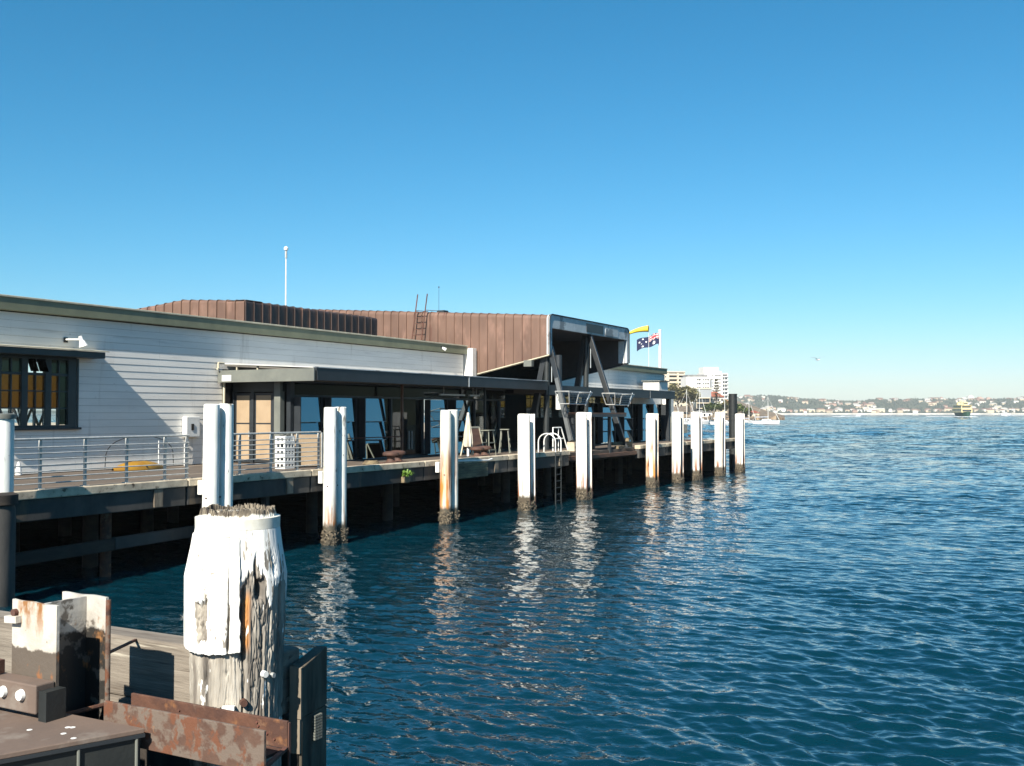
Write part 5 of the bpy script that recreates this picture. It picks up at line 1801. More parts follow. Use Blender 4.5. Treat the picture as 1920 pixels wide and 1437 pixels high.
# land: one strip from behind the wharf out to the right end of the point
pts_t = [(.112, 560), (.125, 540), (.14, 530), (.17, 520), (.20, 515), (.235, 505), (.262, 500)]
b = MB()
NT = 60
for i in range(NT):
    pr = []
    for u in (i / NT, (i + 1) / NT):
        s = u * (len(pts_t) - 1)
        k = min(int(s), len(pts_t) - 2)
        t_ = pts_t[k][0] + (pts_t[k + 1][0] - pts_t[k][0]) * (s - k)
        d = pts_t[k][1] + (pts_t[k + 1][1] - pts_t[k][1]) * (s - k)
        end = max(0, (u - .75) / .25)
        j = 4 * math.sin(u * 47) + 3 * math.sin(u * 91)
        row = [polar(t_, d + j, -1), polar(t_, d + j + 3, 1.6 + .8 * math.sin(u * 61)), polar(t_, d + 30, 3.5 - end * 1.5), polar(t_, d + 120, 9 - end * 7), polar(t_, d + 420, 14 - end * 15)]
        pr.append(row)
    for j in range(4):
        b.quad([pr[0][j], pr[1][j], pr[1][j + 1], pr[0][j + 1]], True)
o = b.build('shore_land', BANK, None, fix=False)
tag(o, kind='structure')


def block(name, t0, t1, d, zb, zt, depth, mt, label, rows, cols_, win_w=.55, win_h=.5, turn=.22, top=None, side=True):
    c_ = polar((t0 + t1) / 2, d)
    W = (t1 - t0) * d
    T = thing(name, (c_.x, c_.y, zb), label, 'building')
    ux = (RGT * math.cos(turn) + FWD * math.sin(turn))
    uy = Vector((-ux.y, ux.x, 0))
    if uy.dot(FWD) < 0:
        uy = -uy
    M_ = lambda x, y, z: Vector((c_.x, c_.y, 0)) + ux * x + uy * y + Vector((0, 0, z))

    def bx_(x0, x1, y0, y1, z0, z1, nm, m_):
        return MB().hexa([M_(x0, y0, z0), M_(x1, y0, z0), M_(x1, y1, z0), M_(x0, y1, z0), M_(x0, y0, z1), M_(x1, y0, z1), M_(x1, y1, z1), M_(x0, y1, z1)]).build(nm, m_, T)
    return T, bx_, W


# cream flats with deep balconies
T, bx_, W = block('cream_flats', .146, .1665, 760, 4, 33.3, 16, BC, 'cream block of flats with rows of deep dark balconies', 0, 0)
bx_(-8, 8, 2.2, 16, 2, 32.6, 'core', WIN)
bx_(-8.2, -4.0, 0, 16.2, 2, 33.2, 'wall', BC)
bx_(2.2, 3.4, 0, 2.19, 2, 33.2, 'pier', BC)
bx_(7.4, 8.2, 0, 16.2, 2, 33.2, 'pier', BC)
for i in range(11):
    z = 3.0 + i * 2.8
    bx_(-3.99, 2.19, -.4, 2.19, z, z + 1.35, 'balcony', BC)
    bx_(3.41, 7.39, -.4, 2.19, z, z + 1.35, 'balcony', BC)
    bx_(-7.2, -6.4, -.03, -.002, z + 1.2, z + 2.3, 'window', WIN)
bx_(-8.3, 8.3, -.5, 16.3, 33.21, 34.0, 'roof', BC)

# white mid-rise with small windows
T, bx_, W = block('white_midrise', .168, .191, 720, 4, 29, 16, BW, 'white mid height block with small windows and a grey roof edge', 0, 0, turn=.1)
bx_(-8.6, 8.2, 0, 15, 2, 28.5, 'wall', BW)
bx_(8.22, 10.4, 2.5, 15, 2, 26.5, 'side_wall', BG)
bx_(-7.6, 6.5, 1, 14, 28.51, 30.0, 'roof', GREYROOF)
for i in range(9):
    z = 4.0 + i * 2.75
    for x in ((-1.2, -.1, .7, 3.0, 4.4, 5.6, 6.7) if i > 1 else (3.0, 5.6)):
        bx_(x, x + .75, -.05, -.002, z, z + 1.15, 'window', WIN)
    if i in (4, 6, 8):
        for x in (-7.2, -5.6, -4.0):
            bx_(x, x + .6, -.05, -.002, z, z + .8, 'window', WIN)

# tall white tower
T, bx_, W = block('white_tower', .185, .2085, 780, 4, 36, 16, BW, 'tall white tower block with a stepped penthouse and rows of dark windows', 0, 0, turn=.16)
bx_(-9.3, 9.0, 0, 17, 2, 33.5, 'wall', BW)
bx_(-9.0, 2.6, 3, 14, 33.51, 38.0, 'penthouse', BW)
bx_(2.62, 5.4, 4, 12, 33.51, 35.2, 'lift_house', BC)
for i in range(11):
    z = 3.5 + i * 2.75
    for x, ww in ((-4.8, .9), (-3.6, .6), (-1.0, 1.1), (.6, 1.1), (2.2, 1.0)):
        if i < 10 or x > -4:
            bx_(x, x + ww, -.05, -.002, z, z + 1.05, 'window', WIN)
    bx_(4.6, 8.6, -.9, -.01, z - .5, z + .35, 'balcony', BW)
    bx_(4.8, 8.4, -.05, -.002, z + .36, z + 1.5, 'window', WIN)

# dark glass fronted flats by the water
T, bx_, W = block('glass_flats', .178, .190, 560, 2, 14, 10, BC, 'small block of flats with three dark glazed storeys and pale slabs', 0, 0, turn=.05)
bx_(-3.6, 3.6, .6, 9, 1, 14.2, 'core', WIN)
for z in (3.0, 5.8, 8.7, 11.4):
    bx_(-3.8, 3.8, -.2, .59, z, z + .45, 'slab', BC)
bx_(-4.3, 4.3, 0, 9.2, 11.86, 16.4, 'upper_wall', BG)
bx_(-4.5, 4.5, -.3, 9.4, 16.41, 17.1, 'roof', BC)
for x in (-3.75, 3.5):
    bx_(x, x + .3, -.1, .58, 1, 11.39, 'pier', BC)
for x in (-1.2, 1.1):
    bx_(x, x + .15, .3, .58, 3.46, 11.39, 'mullion', SLATE_LT)


def house(name, t, d, wd, dp, zb, ze, zr, wall, roof, label, turn=.2, wins=3):
    c_ = polar(t, d)
    T = thing(name, (c_.x, c_.y, zb), label, 'house')
    ux = (RGT * math.cos(turn) + FWD * math.sin(turn))
    uy = Vector((-ux.y, ux.x, 0))
    if uy.dot(FWD) < 0:
        uy = -uy
    M_ = lambda x, y, z: Vector((c_.x, c_.y, 0)) + ux * x + uy * y + Vector((0, 0, z))
    h = wd / 2
    MB().hexa([M_(-h, 0, zb), M_(h, 0, zb), M_(h, dp, zb), M_(-h, dp, zb), M_(-h, 0, ze), M_(h, 0, ze), M_(h, dp, ze), M_(-h, dp, ze)]).build('wall', wall, T)
    e = .5
    b = MB()
    b.quad([M_(-h - e, -e, ze + .01), M_(h + e, -e, ze + .01), M_(h * .5, dp / 2, zr), M_(-h * .5, dp / 2, zr)])
    b.quad([M_(h + e, dp + e, ze + .01), M_(-h - e, dp + e, ze + .01), M_(-h * .5, dp / 2, zr), M_(h * .5, dp / 2, zr)])
    b.quad([M_(-h - e, dp + e, ze + .01), M_(-h - e, -e, ze + .01), M_(-h * .5, dp / 2, zr)])
    b.quad([M_(h + e, -e, ze + .01), M_(h + e, dp + e, ze + .01), M_(h * .5, dp / 2, zr)])
    b.quad([M_(-h - e, -e, ze + .01), M_(-h - e, dp + e, ze + .01), M_(h + e, dp + e, ze + .01), M_(h + e, -e, ze + .01)])
    b.build('roof', roof, T, fix=False)
    nst = max(1, int((ze - zb) / 2.9))
    for s in range(nst):
        for i in range(wins):
            x = -h + wd * (i + .5) / wins
            z = ze - 2.1 - s * 2.8
            MB().hexa([M_(x - .5, -.06, z), M_(x + .5, -.06, z), M_(x + .5, -.003, z), M_(x - .5, -.003, z), M_(x - .5, -.06, z + 1.3), M_(x + .5, -.06, z + 1.3), M_(x + .5, -.003, z + 1.3), M_(x - .5, -.003, z + 1.3)]).build('window', WIN, T)
    return T


house('villa', .1965, 570, 9.0, 9, 5, 12.2, 15.3, BW, TILE, 'white gabled villa with a red tiled roof between the two towers', .25, 4)
house('villa', .2045, 580, 6.5, 8, 4, 9.6, 11.6, BC, TILE, 'cream house with a low red roof behind the black tube', .2, 3)
house('villa', .2035, 540, 5.0, 6, 3.5, 6.6, 8.0, BC, GREYROOF, 'small cream house low on the bank by the pines', .1, 2)
house('boat_shed', .185, 528, 8, 6, 1.5, 4.0, 5.0, BW, GREYROOF, 'low white boat shed at the water between two white piles', .1, 3)
house('boat_shed', .232, 520, 6, 6, 1.0, 3.6, 4.8, BC, TILE, 'small cream shed at the tip of the point behind the yacht', .1, 2)
house('villa', .160, 620, 14, 10, 6, 12.2, 15.0, BC, TILE, 'broad house with a faded red roof half hidden by the fig tree', .15, 4)


def tree(t, d, zb, h, cr, mt, label, cat='tree', n=900, kind='round', nm='tree', leaf=.55):
    c_ = polar(t, d)
    T = thing(nm, (c_.x, c_.y, zb), label, cat)
    q = random.Random(int(t * 1e5) + int(d))
    b = MB()
    b.tube((c_.x, c_.y, zb - 1), (c_.x, c_.y, zb + h * .55), .04 * h, .02 * h, 8)
    if kind == 'round':
        for i in range(6):
            a = q.uniform(0, 6.28)
            b.tube((c_.x, c_.y, zb + h * q.uniform(.25, .5)), (c_.x + math.cos(a) * cr * .7, c_.y + math.sin(a) * cr * .7, zb + h * q.uniform(.55, .85)), .014 * h, .006 * h, 6)
    b.build('trunk', BARK, T, fix=False)
    f = MB()
    if kind == 'round':
        clumps = []
        for i in range(22):
            a, e = q.uniform(0, 6.28), q.uniform(-.3, 1)
            rr = cr * q.uniform(.35, .9)
            clumps.append((c_.x + rr * math.cos(a), c_.y + rr * math.sin(a), zb + h * (.55 + .38 * e * (1 - .45 * (rr / cr) ** 2)), cr * q.uniform(.22, .42)))
        for i in range(n):
            x, y, z, r = q.choice(clumps)
            v = Vector((q.gauss(0, 1), q.gauss(0, 1), q.gauss(0, .8)))
            v = v.normalized() * r * q.random() ** .4
            p = Vector((x, y, z)) + v
            s = leaf * q.uniform(.6, 1.3)
            a = Vector((q.gauss(0, 1), q.gauss(0, 1), q.gauss(0, .6))).normalized()
            u = a.cross(Vector((q.random(), q.random(), 1))).normalized()
            f.quad([p + u * s, p + a * s * .7, p - u * s, p - a * s * .7])
    else:                                   # layered pine
        for k in range(9):
            z = zb + h * (.28 + .72 * k / 9)
            r = cr * (1 - k / 10) ** .8
            for i in range(n // 9):
                a = q.uniform(0, 6.28)
                rr = r * math.sqrt(q.random())
                p = Vector((c_.x + rr * math.cos(a), c_.y + rr * math.sin(a), z + q.gauss(0, .25) + .2 * rr))
                s = leaf * q.uniform(.6, 1.2)
                v = Vector((math.cos(a), math.sin(a), q.uniform(-.1, .3)))
                u = Vector((-math.sin(a), math.cos(a), q.uniform(-.4, .4)))
                f.quad([p + v * s, p + u * s * .5, p - v * s, p - u * s * .5])
    f.build('crown', mt, T, fix=False)
    return T


tree(.1595, 540, 4, 14.5, 6.8, LEAF, 'big spreading olive fig tree under the end of the dark awning', n=2600, leaf=.62)
tree(.170, 545, 4, 13.0, 5.5, LEAF, 'olive tree with bare lower limbs beside the glass fronted flats', n=1800, leaf=.6)
tree(.1490, 550, 4, 12, 5, LEAF, 'olive tree behind the awning end column', n=1300, leaf=.6)
tree(.1965, 545, 4, 18.0, 2.6, LEAF, 'slim layered pine standing before the white tower', kind='pine', n=1100, nm='pine_tree', leaf=.55)
tree(.1935, 535, 3, 6.0, 3.4, LEAF2, 'low green tree below the red roofed villa', n=900)
tree(.2000, 532, 3, 5.6, 3.2, LEAF2, 'low green tree between the villa and the black tube', n=800)
tree(.2165, 520, 2, 6.5, 3.6, LEAF2, 'bright green round tree just beyond the black tube', n=1000)
tree(.2235, 518, 2, 4.5, 3.0, LEAF2, 'low green bush on the point behind the small yacht', 'bush', n=700)
tree(.1875, 530, 3, 4.5, 2.6, LEAF2, 'low green bush above the boat shed', 'bush', n=600)
tree(.2075, 530, 3, 7.5, 3.4, LEAF, 'olive tree in front of the cream red roofed house', n=900)

# boats at their moorings
HULL = mat('white gelcoat', (.80, .80, .80), (.74, .75, .76), .3, 1)
SAILC = mat('furled sail cover', (.55, .6, .7), (.45, .5, .6), .8, 1)
ALLOY = mat('alloy mast', (.72, .72, .70), None, .4)


def hull_mesh(l, w_, h):
    b = MB()
    n = 12
    rows_ = []
    for i in range(n + 1):
        u = i / n
        wd = w_ / 2 * (1 - max(0, (u - .55) / .45) ** 2.2) * (.80 + .2 * min(1, u * 3))
        sh = h * (1 + .25 * u * u)
        rows_.append([(l * (u - .5), -wd, sh), (l * (u - .5) * .97, -wd * .75, .0), (l * (u - .5) * .95, 0, -.3), (l * (u - .5) * .97, wd * .75, .0), (l * (u - .5), wd, sh)])
    for i in range(n):
        for j in range(4):
            b.quad([rows_[i][j], rows_[i + 1][j], rows_[i + 1][j + 1], rows_[i][j + 1]], True)
        b.quad([rows_[i][0], rows_[i][4], rows_[i + 1][4], rows_[i + 1][0]])
    b.quad(list(reversed(rows_[0])))
    return b


def yacht(t, d, l, mast, rz, label, group='yachts moored off the point'):
    c_ = polar(t, d)
    T = thing('yacht', (0, 0, 0), label, 'yacht', group)
    hull_mesh(l, l * .3, l * .11).build('hull', HULL, T, fix=False)
    MB().hexa([(-l * .15, -l * .09, l * .115), (l * .2, -l * .07, l * .13), (l * .2, l * .07, l * .13), (-l * .15, l * .09, l * .115),
               (-l * .14, -l * .08, l * .18), (l * .14, -l * .055, l * .175), (l * .14, l * .055, l * .175), (-l * .14, l * .08, l * .18)]).build('cabin', HULL, T)
    MB().box(-l * .1, l * .12, -l * .085, -l * .083, l * .135, l * .155).build('cabin_window', WIN, T)
    MB().tube((l * .08, 0, l * .12), (l * .08, 0, mast), .09, .06, 8).build('mast', ALLOY, T)
    MB().tube((l * .08, 0, l * .26), (-l * .38, 0, l * .25), .11, .10, 8).build('boom', SAILC, T)
    MB().path([(l * .49, 0, l * .14), (l * .08, 0, mast * .97), (-l * .48, 0, l * .12)], .022, 5).build('rigging', ALLOY, T, fix=False)
    MB().tube((l * .47, 0, l * .16), (l * .2, 0, mast * .68), .07, .05, 6).build('furled_jib', ALLOY, T)
    T.location = (c_.x, c_.y, 0)
    T.rotation_euler = (0, 0, rz)
    return T


fa = AZ
yacht(.2440, 340, 8.8, 8.9, fa - R(100), 'white yacht lying beam on, farthest out from the black tube')
yacht(.2265, 350, 6.8, 8.6, fa - R(70), 'smaller white yacht tucked beside the last white pile')
yacht(.1535, 330, 8.0, 10.5, fa - R(60), 'yacht whose mast shows between the awning column and the fig tree')
yacht(.1660, 300, 7.5, 10.4, fa - R(80), 'yacht whose mast stands in front of the fig tree')
yacht(.1785, 330, 7.5, 11.6, fa - R(75), 'yacht whose mast stands beside the glass fronted flats')
yacht(.2025, 320, 7.8, 15.0, fa - R(95), 'yacht whose tall mast crosses the white tower and pine')


def motorboat(t, d, l, rz, label, cat='motorboat', group='motorboats on the harbour'):
    c_ = polar(t, d)
    T = thing('motorboat', (0, 0, 0), label, cat, group)
    hull_mesh(l, l * .34, l * .14).build('hull', HULL, T, fix=False)
    MB().hexa([(-l * .2, -l * .12, l * .15), (l * .15, -l * .10, l * .16), (l * .15, l * .10, l * .16), (-l * .2, l * .12, l * .15),
               (-l * .18, -l * .10, l * .30), (l * .05, -l * .08, l * .30), (l * .05, l * .08, l * .30), (-l * .18, l * .10, l * .30)]).build('cabin', HULL, T)
    MB().box(-l * .15, l * .04, -l * .125, -l * .121, l * .20, l * .26).build('cabin_window', WIN, T)
    T.location = (c_.x, c_.y, 0)
    T.rotation_euler = (0, 0, rz)
    return T


motorboat(.1825, 400, 5.5, fa - R(90), 'small white motorboat moored just past the fourth white pile before the shed')
motorboat(.1975, 345, 5.0, fa - R(90), 'low white motorboat moored beside the pile before the black tube')
motorboat(.1690, 310, 6.5, fa - R(90), 'white motorboat moored behind the first thin piles below the fig tree')
motorboat(.4745, 1500, 14, fa - R(95), 'white motor cruiser throwing a wake beyond the ferry')
motorboat(.3330, 1150, 6, fa - R(85), 'tiny white launch with a wake before the ferry')
# ferry
GREEN = mat('dark green hull', (.012, .075, .035), (.01, .055, .028), .4, .5)
FCREAM = mat('ferry cream', (.74, .62, .34), (.68, .56, .30), .5, .3)
fd = 930
fc = polar((1804 - 960) / 1950, fd)
fe = thing('ferry', (0, 0, 0), 'double deck harbour ferry with cream upperworks and a dark green hull', 'ferry')
L_ = 34
hb_ = MB()
n = 16
rw = []
for i in range(n + 1):
    u = i / n * 2 - 1
    wd = 5.2 * (1 - abs(u) ** 3 * .75)
    rw.append([(u * L_ / 2, -wd, 2.7 + .6 * u * u), (u * L_ / 2 * .94, -wd * .7, -.5), (u * L_ / 2 * .94, wd * .7, -.5), (u * L_ / 2, wd, 2.7 + .6 * u * u)])
for i in range(n):
    for j in range(3):
        hb_.quad([rw[i][j], rw[i + 1][j], rw[i + 1][j + 1], rw[i][j + 1]], True)
    hb_.quad([rw[i][0], rw[i][3], rw[i + 1][3], rw[i + 1][0]])
hb_.quad(list(reversed(rw[0])))
hb_.quad(rw[-1])
hb_.build('hull', GREEN, fe, fix=False)
MB().box(-13.5, 13.5, -4.6, 4.6, 2.72, 5.3).build('lower_deck', FCREAM, fe)
MB().box(-12.0, 12.0, -4.3, 4.3, 5.31, 7.9).build('upper_deck', FCREAM, fe)
MB().box(-13.8, 13.8, -4.9, 4.9, 5.2, 5.45).build('deck_edge', FCREAM, fe)
MB().box(-13.0, 13.0, -4.8, 4.8, 7.91, 8.2).build('roof', FCREAM, fe)
for s in (-1, 1):
    for i in range(9):
        MB().box(-12.4 + i * 2.8, -10.6 + i * 2.8, s * 4.62 - .03, s * 4.62 + .03, 3.6, 4.7).build('window', WIN, fe)
        if i < 8:
            MB().box(-11.0 + i * 2.8, -9.2 + i * 2.8, s * 4.32 - .03, s * 4.32 + .03, 6.3, 7.3).build('window', WIN, fe)
    MB().box(s * 12.02 - .03, s * 12.02 + .03, -3.6, 3.6, 6.2, 7.2).build('end_window', WIN, fe)
    MB().box(s * 13.52 - .03, s * 13.52 + .03, -3.8, 3.8, 3.4, 4.7).build('end_window', WIN, fe)
    MB().box(s * 9 - 1.5, s * 9 + 1.5, -1.8, 1.8, 8.21, 10.2).build('wheelhouse', FCREAM, fe)
    MB().box(s * 10.52 - .03, s * 10.52 + .03, -1.5, 1.5, 9.0, 9.8).build('wheelhouse_window', WIN, fe)
MB().tube((0, 0, 8.2), (0, 0, 11.2), 1.0, .9, 14).build('funnel', FCREAM, fe)
MB().tube((4, 0, 8.2), (4, 0, 13.4), .15, .08, 8).build('mast', FCREAM, fe)
fe.location = (fc.x, fc.y, .7)
fe.rotation_euler = (0, 0, fa - R(23.4) + R(16))
fe.scale = (1, 1, 1.2)

FOAM = mat('white foam', (.80, .82, .83), (.70, .74, .77), .8, .3)
def foam(t0, t1, d0, d1, wdt, label=None):
    b = MB()
    n = 30
    q = random.Random(int(t0 * 999))
    prev = None
    for i in range(n + 1):
        u = i / n
        p = polar(t0 + (t1 - t0) * u, d0 + (d1 - d0) * u)
        w1 = wdt * (.4 + .9 * q.random()) * (1 - .55 * u)
        cur = (p - FWD * w1, p + FWD * w1)
        if prev:
            z0, z1 = .25, .25
            b.quad([(prev[0].x, prev[0].y, .05), (cur[0].x, cur[0].y, .05), (p.x, p.y, .30 + .25 * q.random()), (pp.x, pp.y, .35)])
            b.quad([(pp.x, pp.y, .35), (p.x, p.y, .30 + .2 * q.random()), (cur[1].x, cur[1].y, .05), (prev[1].x, prev[1].y, .05)])
        prev, pp = cur, p
    o = b.build('foam', FOAM, None, fix=False)
    tag(o, kind='stuff')


foam((1787 - 960) / 1950, (1830 - 960) / 1950, 905, 905, 14)
foam((1785 - 960) / 1950, (1735 - 960) / 1950, 960, 1000, 9)
foam((1890 - 960) / 1950, (1990 - 960) / 1950, 1480, 1480, 16)
foam((1603 - 960) / 1950, (1575 - 960) / 1950, 1140, 1150, 10)
foam((1610 - 960) / 1950, (1560 - 960) / 1950, 960, 960, 6)

# gull
gl = polar((1534 - 960) / 1950, 95, EYE + (774.5 - 675) * 95 / 1950)
gu = thing('seagull', tuple(gl), 'grey and white seagull gliding with raised wings above the harbour', 'gull')
b = MB()
prof = [(-.24, .01), (-.18, .04), (-.06, .075), (.06, .08), (.15, .055), (.2, .045), (.25, .012)]
n = 10
for (s, r_) in prof:
    for i in range(n):
        a = 2 * math.pi * i / n
        b.v.append((gl.x - RGT.x * s * .6 + FWD.x * s * .8 + RGT.x * 0 + r_ * math.cos(a) * RGT.x, gl.y - RGT.y * s * .6 + FWD.y * s * .8 + r_ * math.cos(a) * RGT.y, gl.z + r_ * .8 * math.sin(a)))
for m in range(len(prof) - 1):
    for i in range(n):
        j = (i + 1) % n
        b.f.append((m * n + i, m * n + j, (m + 1) * n + j, (m + 1) * n + i))
        b.mi.append(0)
        b.sm.append(True)
GREYW = mat('gull grey', (.36, .37, .38), (.28, .29, .3), .7, 5)
b.build('body', HULL, gu, fix=False)
for s in (-1, 1):
    wv = MB()
    prof = [(0.03, .04, .11), (.22, .17, .105), (.42, .20, .085), (.60, .21, .05), (.72, .25, .012)]
    for (a0, z0, c0), (a1, z1, c1) in zip(prof[:-1], prof[1:]):
        p0, p1 = gl + RGT * (s * a0 * .92), gl + RGT * (s * a1 * .92)
        zz0, zz1 = Vector((0, 0, z0 * (1.25 if s > 0 else 1.0))), Vector((0, 0, z1 * (1.25 if s > 0 else 1.0)))
        th = Vector((0, 0, .012))
        wv.hexa([p0 - FWD * c0 + zz0, p1 - FWD * c1 + zz1, p1 + FWD * c1 + zz1, p0 + FWD * c0 + zz0,
                 p0 - FWD * c0 + zz0 + th, p1 - FWD * c1 + zz1 + th, p1 + FWD * c1 + zz1 + th, p0 + FWD * c0 + zz0 + th])
    wv.build('wing', GREYW, gu, fix=False)

# ------------------------------------------------------------------ the far shore
HILLM = mat('wooded hillside', (.085, .10, .06), (.05, .065, .04), .9, .012, layers=[((.11, .10, .06), .03, (1, 1, 1), .58, .68, None, None)])
ridge = [(-.9, 8), (-.3, 8), (0, 9), (.12, 10), (.17, 40), (.22, 37), (.235, 40), (.25, 38), (.277, 31), (.303, 28), (.323, 25), (.338, 25), (.349, 30), (.38, 31), (.41, 31), (.43, 31), (.456, 29), (.477, 31), (.492, 34), (.55, 38), (.7, 36), (1.1, 40)]
rt = np.array([p[0] for p in ridge])
rh = np.array([p[1] for p in ridge])
hn = vnoise(21, 20, 9)


def hill_h(t, u):
    """ground height at bearing t, depth fraction u (0 at the water, 1 on the ridge)"""
    h = float(np.interp(t, rt, rh)) * 1.12
    s = u * u * (3 - 2 * u) if u < 1 else 1 - (u - 1) * .12
    return 2.0 + (h - 2) * (.10 * min(u * 6, 1) + .90 * s) + 1.5 * float(hn(t * 40, u * 3)) * min(u * 2, 1)


D0, D1 = 2350, 2750
b = MB()
ts = np.linspace(-.9, 1.1, 260)
us = np.linspace(0, 1.9, 16)
for i in range(len(ts)):
    for u in us:
        p = polar(ts[i], D0 + (D1 - D0) * u)
        b.v.append((p.x, p.y, hill_h(ts[i], u)))
m_ = len(us)
for i in range(len(ts) - 1):
    for j in range(m_ - 1):
        b.f.append((i * m_ + j, (i + 1) * m_ + j, (i + 1) * m_ + j + 1, i * m_ + j + 1))
        b.mi.append(0)
        b.sm.append(True)
o = b.build('far_hills', HILLM, None, fix=False)
tag(o, kind='structure')
b = MB()
for i in range(200):
    t0, t1 = -.4 + i * .007, -.4 + (i + 1) * .007
    b.quad([polar(t0, D0 - 12, -.5), polar(t1, D0 - 12, -.5), polar(t1, D0 - 4, 2.6), polar(t0, D0 - 4, 2.6)])
    b.quad([polar(t0, D0 - 4, 2.6), polar(t1, D0 - 4, 2.6), polar(t1, D0 + 6, 2.9), polar(t0, D0 + 6, 2.9)])
o = b.build('far_beach', mat('pale beach', (.72, .68, .60), (.5, .46, .4), .9, .03), None, fix=False)
tag(o, kind='structure')
# bush canopy: thousands of small lumps
b = MB()
q = random.Random(99)
ico = [(0, 0, 1), (.9, 0, .35), (.28, .85, .35), (-.73, .53, .35), (-.73, -.53, .35), (.28, -.85, .35), (0, 0, -.3)]
icf = [(0, 1, 2), (0, 2, 3), (0, 3, 4), (0, 4, 5), (0, 5, 1)]
for i in range(9000):
    t_ = q.uniform(.17, .62) if i < 7500 else q.uniform(.14, .17)
    u = q.random() ** .7 * 1.15
    p = polar(t_, D0 + 12 + (D1 - D0) * u)
    z = hill_h(t_, u)
    s = q.uniform(2.6, 6.0)
    hh = s * q.uniform(.7, 1.4)
    k = len(b.v)
    rot = q.uniform(0, 6.28)
    cr, sr = math.cos(rot), math.sin(rot)
    for (x, y, zz) in ico[:6]:
        b.v.append((p.x + s * (x * cr - y * sr) * q.uniform(.7, 1.2), p.y + s * (x * sr + y * cr) * q.uniform(.7, 1.2), z + hh * zz * 1.2 + .3))
    for f in icf:
        b.f.append(tuple(k + e for e in f))
        b.mi.append(0)
        b.sm.append(False)
FARLEAF = mat('far bush canopy', (.085, .095, .068), (.05, .058, .042), .9, .02, layers=[((.10, .09, .045), .05, (1, 1, 1), .6, .7, None, None)])
o = b.build('bush_canopy', FARLEAF, None, fix=False)
tag(o, kind='stuff')

# houses on the hillside
FW_ = mat('far white walls', (.74, .70, .64), (.66, .61, .54), .8, .02)
FP_ = mat('far pinkish walls', (.50, .33, .26), (.42, .27, .21), .8, .02)
FC_ = mat('far cream walls', (.62, .52, .38), (.55, .45, .33), .8, .02)
FT_ = mat('far tiled roofs', (.27, .15, .11), (.20, .11, .085), .8, .02)
FG_ = mat('far pale roofs', (.55, .53, .50), (.42, .40, .38), .8, .02)
kinds = []
for wm, rm, wn, rn in ((FW_, FT_, 'white', 'red'), (FW_, FG_, 'white', 'pale'), (FP_, FT_, 'pinkish', 'red'), (FC_, FG_, 'cream', 'pale'), (FC_, FT_, 'cream', 'red')):
    for (l, dp, h) in ((9, 8, 5), (14, 9, 6), (20, 10, 7)):
        b = MB()
        b.box(-l / 2, l / 2, 0, dp, -4, h)
        b.cur = 1
        b.quad([(-l / 2 - .6, -.6, h + .02), (l / 2 + .6, -.6, h + .02), (l / 2 - 2, dp / 2, h + 2.6), (-l / 2 + 2, dp / 2, h + 2.6)])
        b.quad([(l / 2 + .6, dp + .6, h + .02), (-l / 2 - .6, dp + .6, h + .02), (-l / 2 + 2, dp / 2, h + 2.6), (l / 2 - 2, dp / 2, h + 2.6)])
        b.quad([(-l / 2 - .6, dp + .6, h + .02), (-l / 2 - .6, -.6, h + .02), (-l / 2 + 2, dp / 2, h + 2.6)])
        b.quad([(l / 2 + .6, -.6, h + .02), (l / 2 + .6, dp + .6, h + .02), (l / 2 - 2, dp / 2, h + 2.6)])
        kinds.append((b.mesh('far_house', [wm, rm]), '%s house with %s roof among the trees on the far hillside' % (wn, rn), 'far %s houses with %s roofs' % (wn, rn), l))
nh = 0
for i in range(900):
    if nh >= 230:
        break
    t_ = q.uniform(.215, .50)
    u = q.choice((q.uniform(.02, .16), q.uniform(.05, 1.0), q.uniform(.45, 1.02)))
    if .35 < t_ < .40 and .1 < u < .7:
        continue                                  # the wooded headland
    if .26 < t_ < .30 and .1 < u < .55 and q.random() < .8:
        continue
    me, lb, gp, l = q.choice(kinds)
    p = polar(t_, D0 + 10 + (D1 - D0) * u, 0)
    z = hill_h(t_, u) + 1.8
    sc_ = q.uniform(.5, .95)
    o = place(me, 'far_house', (p.x, p.y, z), None, AZ - R(90) + q.uniform(-.5, .5), (sc_, sc_, sc_))
    tag(o, lb, 'house', gp)
    nh += 1
# wooded point across the cove, off to the right of the picture
b = MB()
n = 48
for i in range(n + 1):
    a = R(-18 - 75 * i / n)
    e = math.sin(math.pi * i / n) ** .5
    for (d, z) in ((300, -1), (312, 4), (350, 24 * e), (420, 38 * e), (600, 30 * e), (800, -1)):
        d_ = d + 14 * math.sin(i * .9)
        b.v.append((d_ * math.cos(a), d_ * math.sin(a), z + (2.5 * math.sin(i * 2.1 + d) if z > 0 else 0)))
for i in range(n):
    for j in range(5):
        b.f.append((i * 6 + j, (i + 1) * 6 + j, (i + 1) * 6 + j + 1, i * 6 + j + 1))
        b.mi.append(0)
        b.sm.append(True)
tag(b.build('side_headland', HILLM, None), kind='structure')
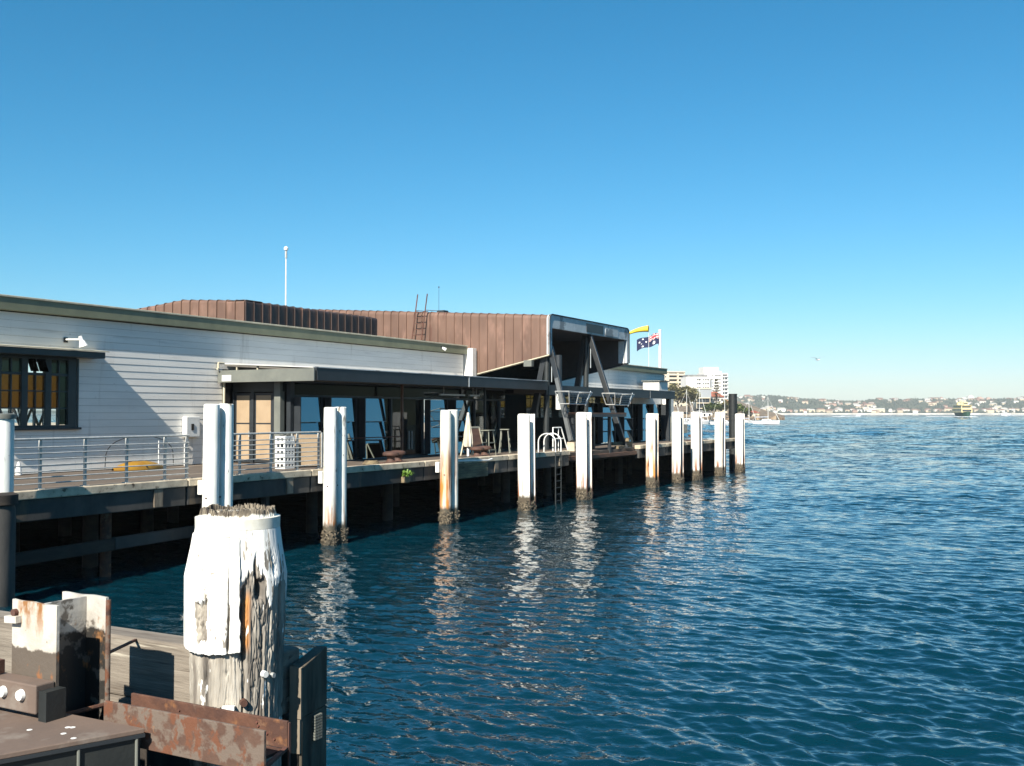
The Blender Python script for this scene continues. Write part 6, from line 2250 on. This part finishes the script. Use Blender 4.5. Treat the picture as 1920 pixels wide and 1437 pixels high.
# pale towers on the skyline
for (px, wpx, top, mt, lb) in ((1808, 9, 747, FW_, 'pale square tower on the far skyline, first of the pair above the ferry'), (1821, 10, 743, FW_, 'taller pale tower on the far skyline above the ferry'),
                               (1839, 11, 746, FP_, 'broad pinkish tower on the far skyline'), (1855, 10, 747, FP_, 'flat topped pinkish tower at the far end of the skyline group'),
                               (1766, 6, 746, FP_, 'small water tower standing alone on the far skyline')):
    d = 3000
    c_ = polar((px - 960) / 1950, d)
    W = wpx * d / 1950
    T = thing('far_tower', (c_.x, c_.y, 25), lb, 'tower')
    zt = EYE + (774.5 - top) * d / 1950
    a_ = AZ - R(90)
    ux, uy = Vector((math.cos(a_), math.sin(a_), 0)), FWD
    C3 = Vector((c_.x, c_.y, 0))

    def bxx(x0, x1, y0, y1, z0, z1):
        M_ = lambda x, y, z: C3 + ux * x + uy * y + Vector((0, 0, z))
        return MB().hexa([M_(x0, y0, z0), M_(x1, y0, z0), M_(x1, y1, z0), M_(x0, y1, z0), M_(x0, y0, z1), M_(x1, y0, z1), M_(x1, y1, z1), M_(x0, y1, z1)])
    bxx(-W / 2, W / 2, 0, W, 20, zt).build('wall', mt, T)
    bxx(-W / 4, W / 4, W * .2, W * .8, zt + .01, zt + 2.4).build('plant_room', mt, T)
d = 2700
c_ = polar((1716 - 960) / 1950, d)
T = thing('radio_mast', (c_.x, c_.y, 30), 'thin radio mast rising from the far ridge', 'mast')
MB().tube((c_.x, c_.y, 28), (c_.x, c_.y, 3.6 + 32 * d / 1950), .8, .3, 6).build('pole', SLATE_LT, T)
c_ = polar((1421 - 960) / 1950, d)
T = thing('church_spire', (c_.x, c_.y, 35), 'small dark spire on the ridge above the yachts', 'spire')
MB().lathe([(3.0, 0), (3.0, 9), (.3, 15)], (c_.x, c_.y, 34), 8, False).build('spire', GREYROOF, T)

# ------------------------------------------------------------------ the air
hz = MB().box(-60, 3500, -2900, 3500, -3, 66).build('haze', [], None)
tag(hz, kind='stuff')
hm = bpy.data.materials.new('sea air')
hm.use_nodes = True
hn_ = hm.node_tree
hn_.nodes.remove(hn_.nodes['Principled BSDF'])
pv = hn_.nodes.new('ShaderNodeVolumePrincipled')
pv.inputs['Color'].default_value = (.82, .93, 1.0, 1)
pv.inputs['Density'].default_value = .00011
hn_.links.new(pv.outputs[0], hn_.nodes['Material Output'].inputs['Volume'])
hz.data.materials.append(hm)
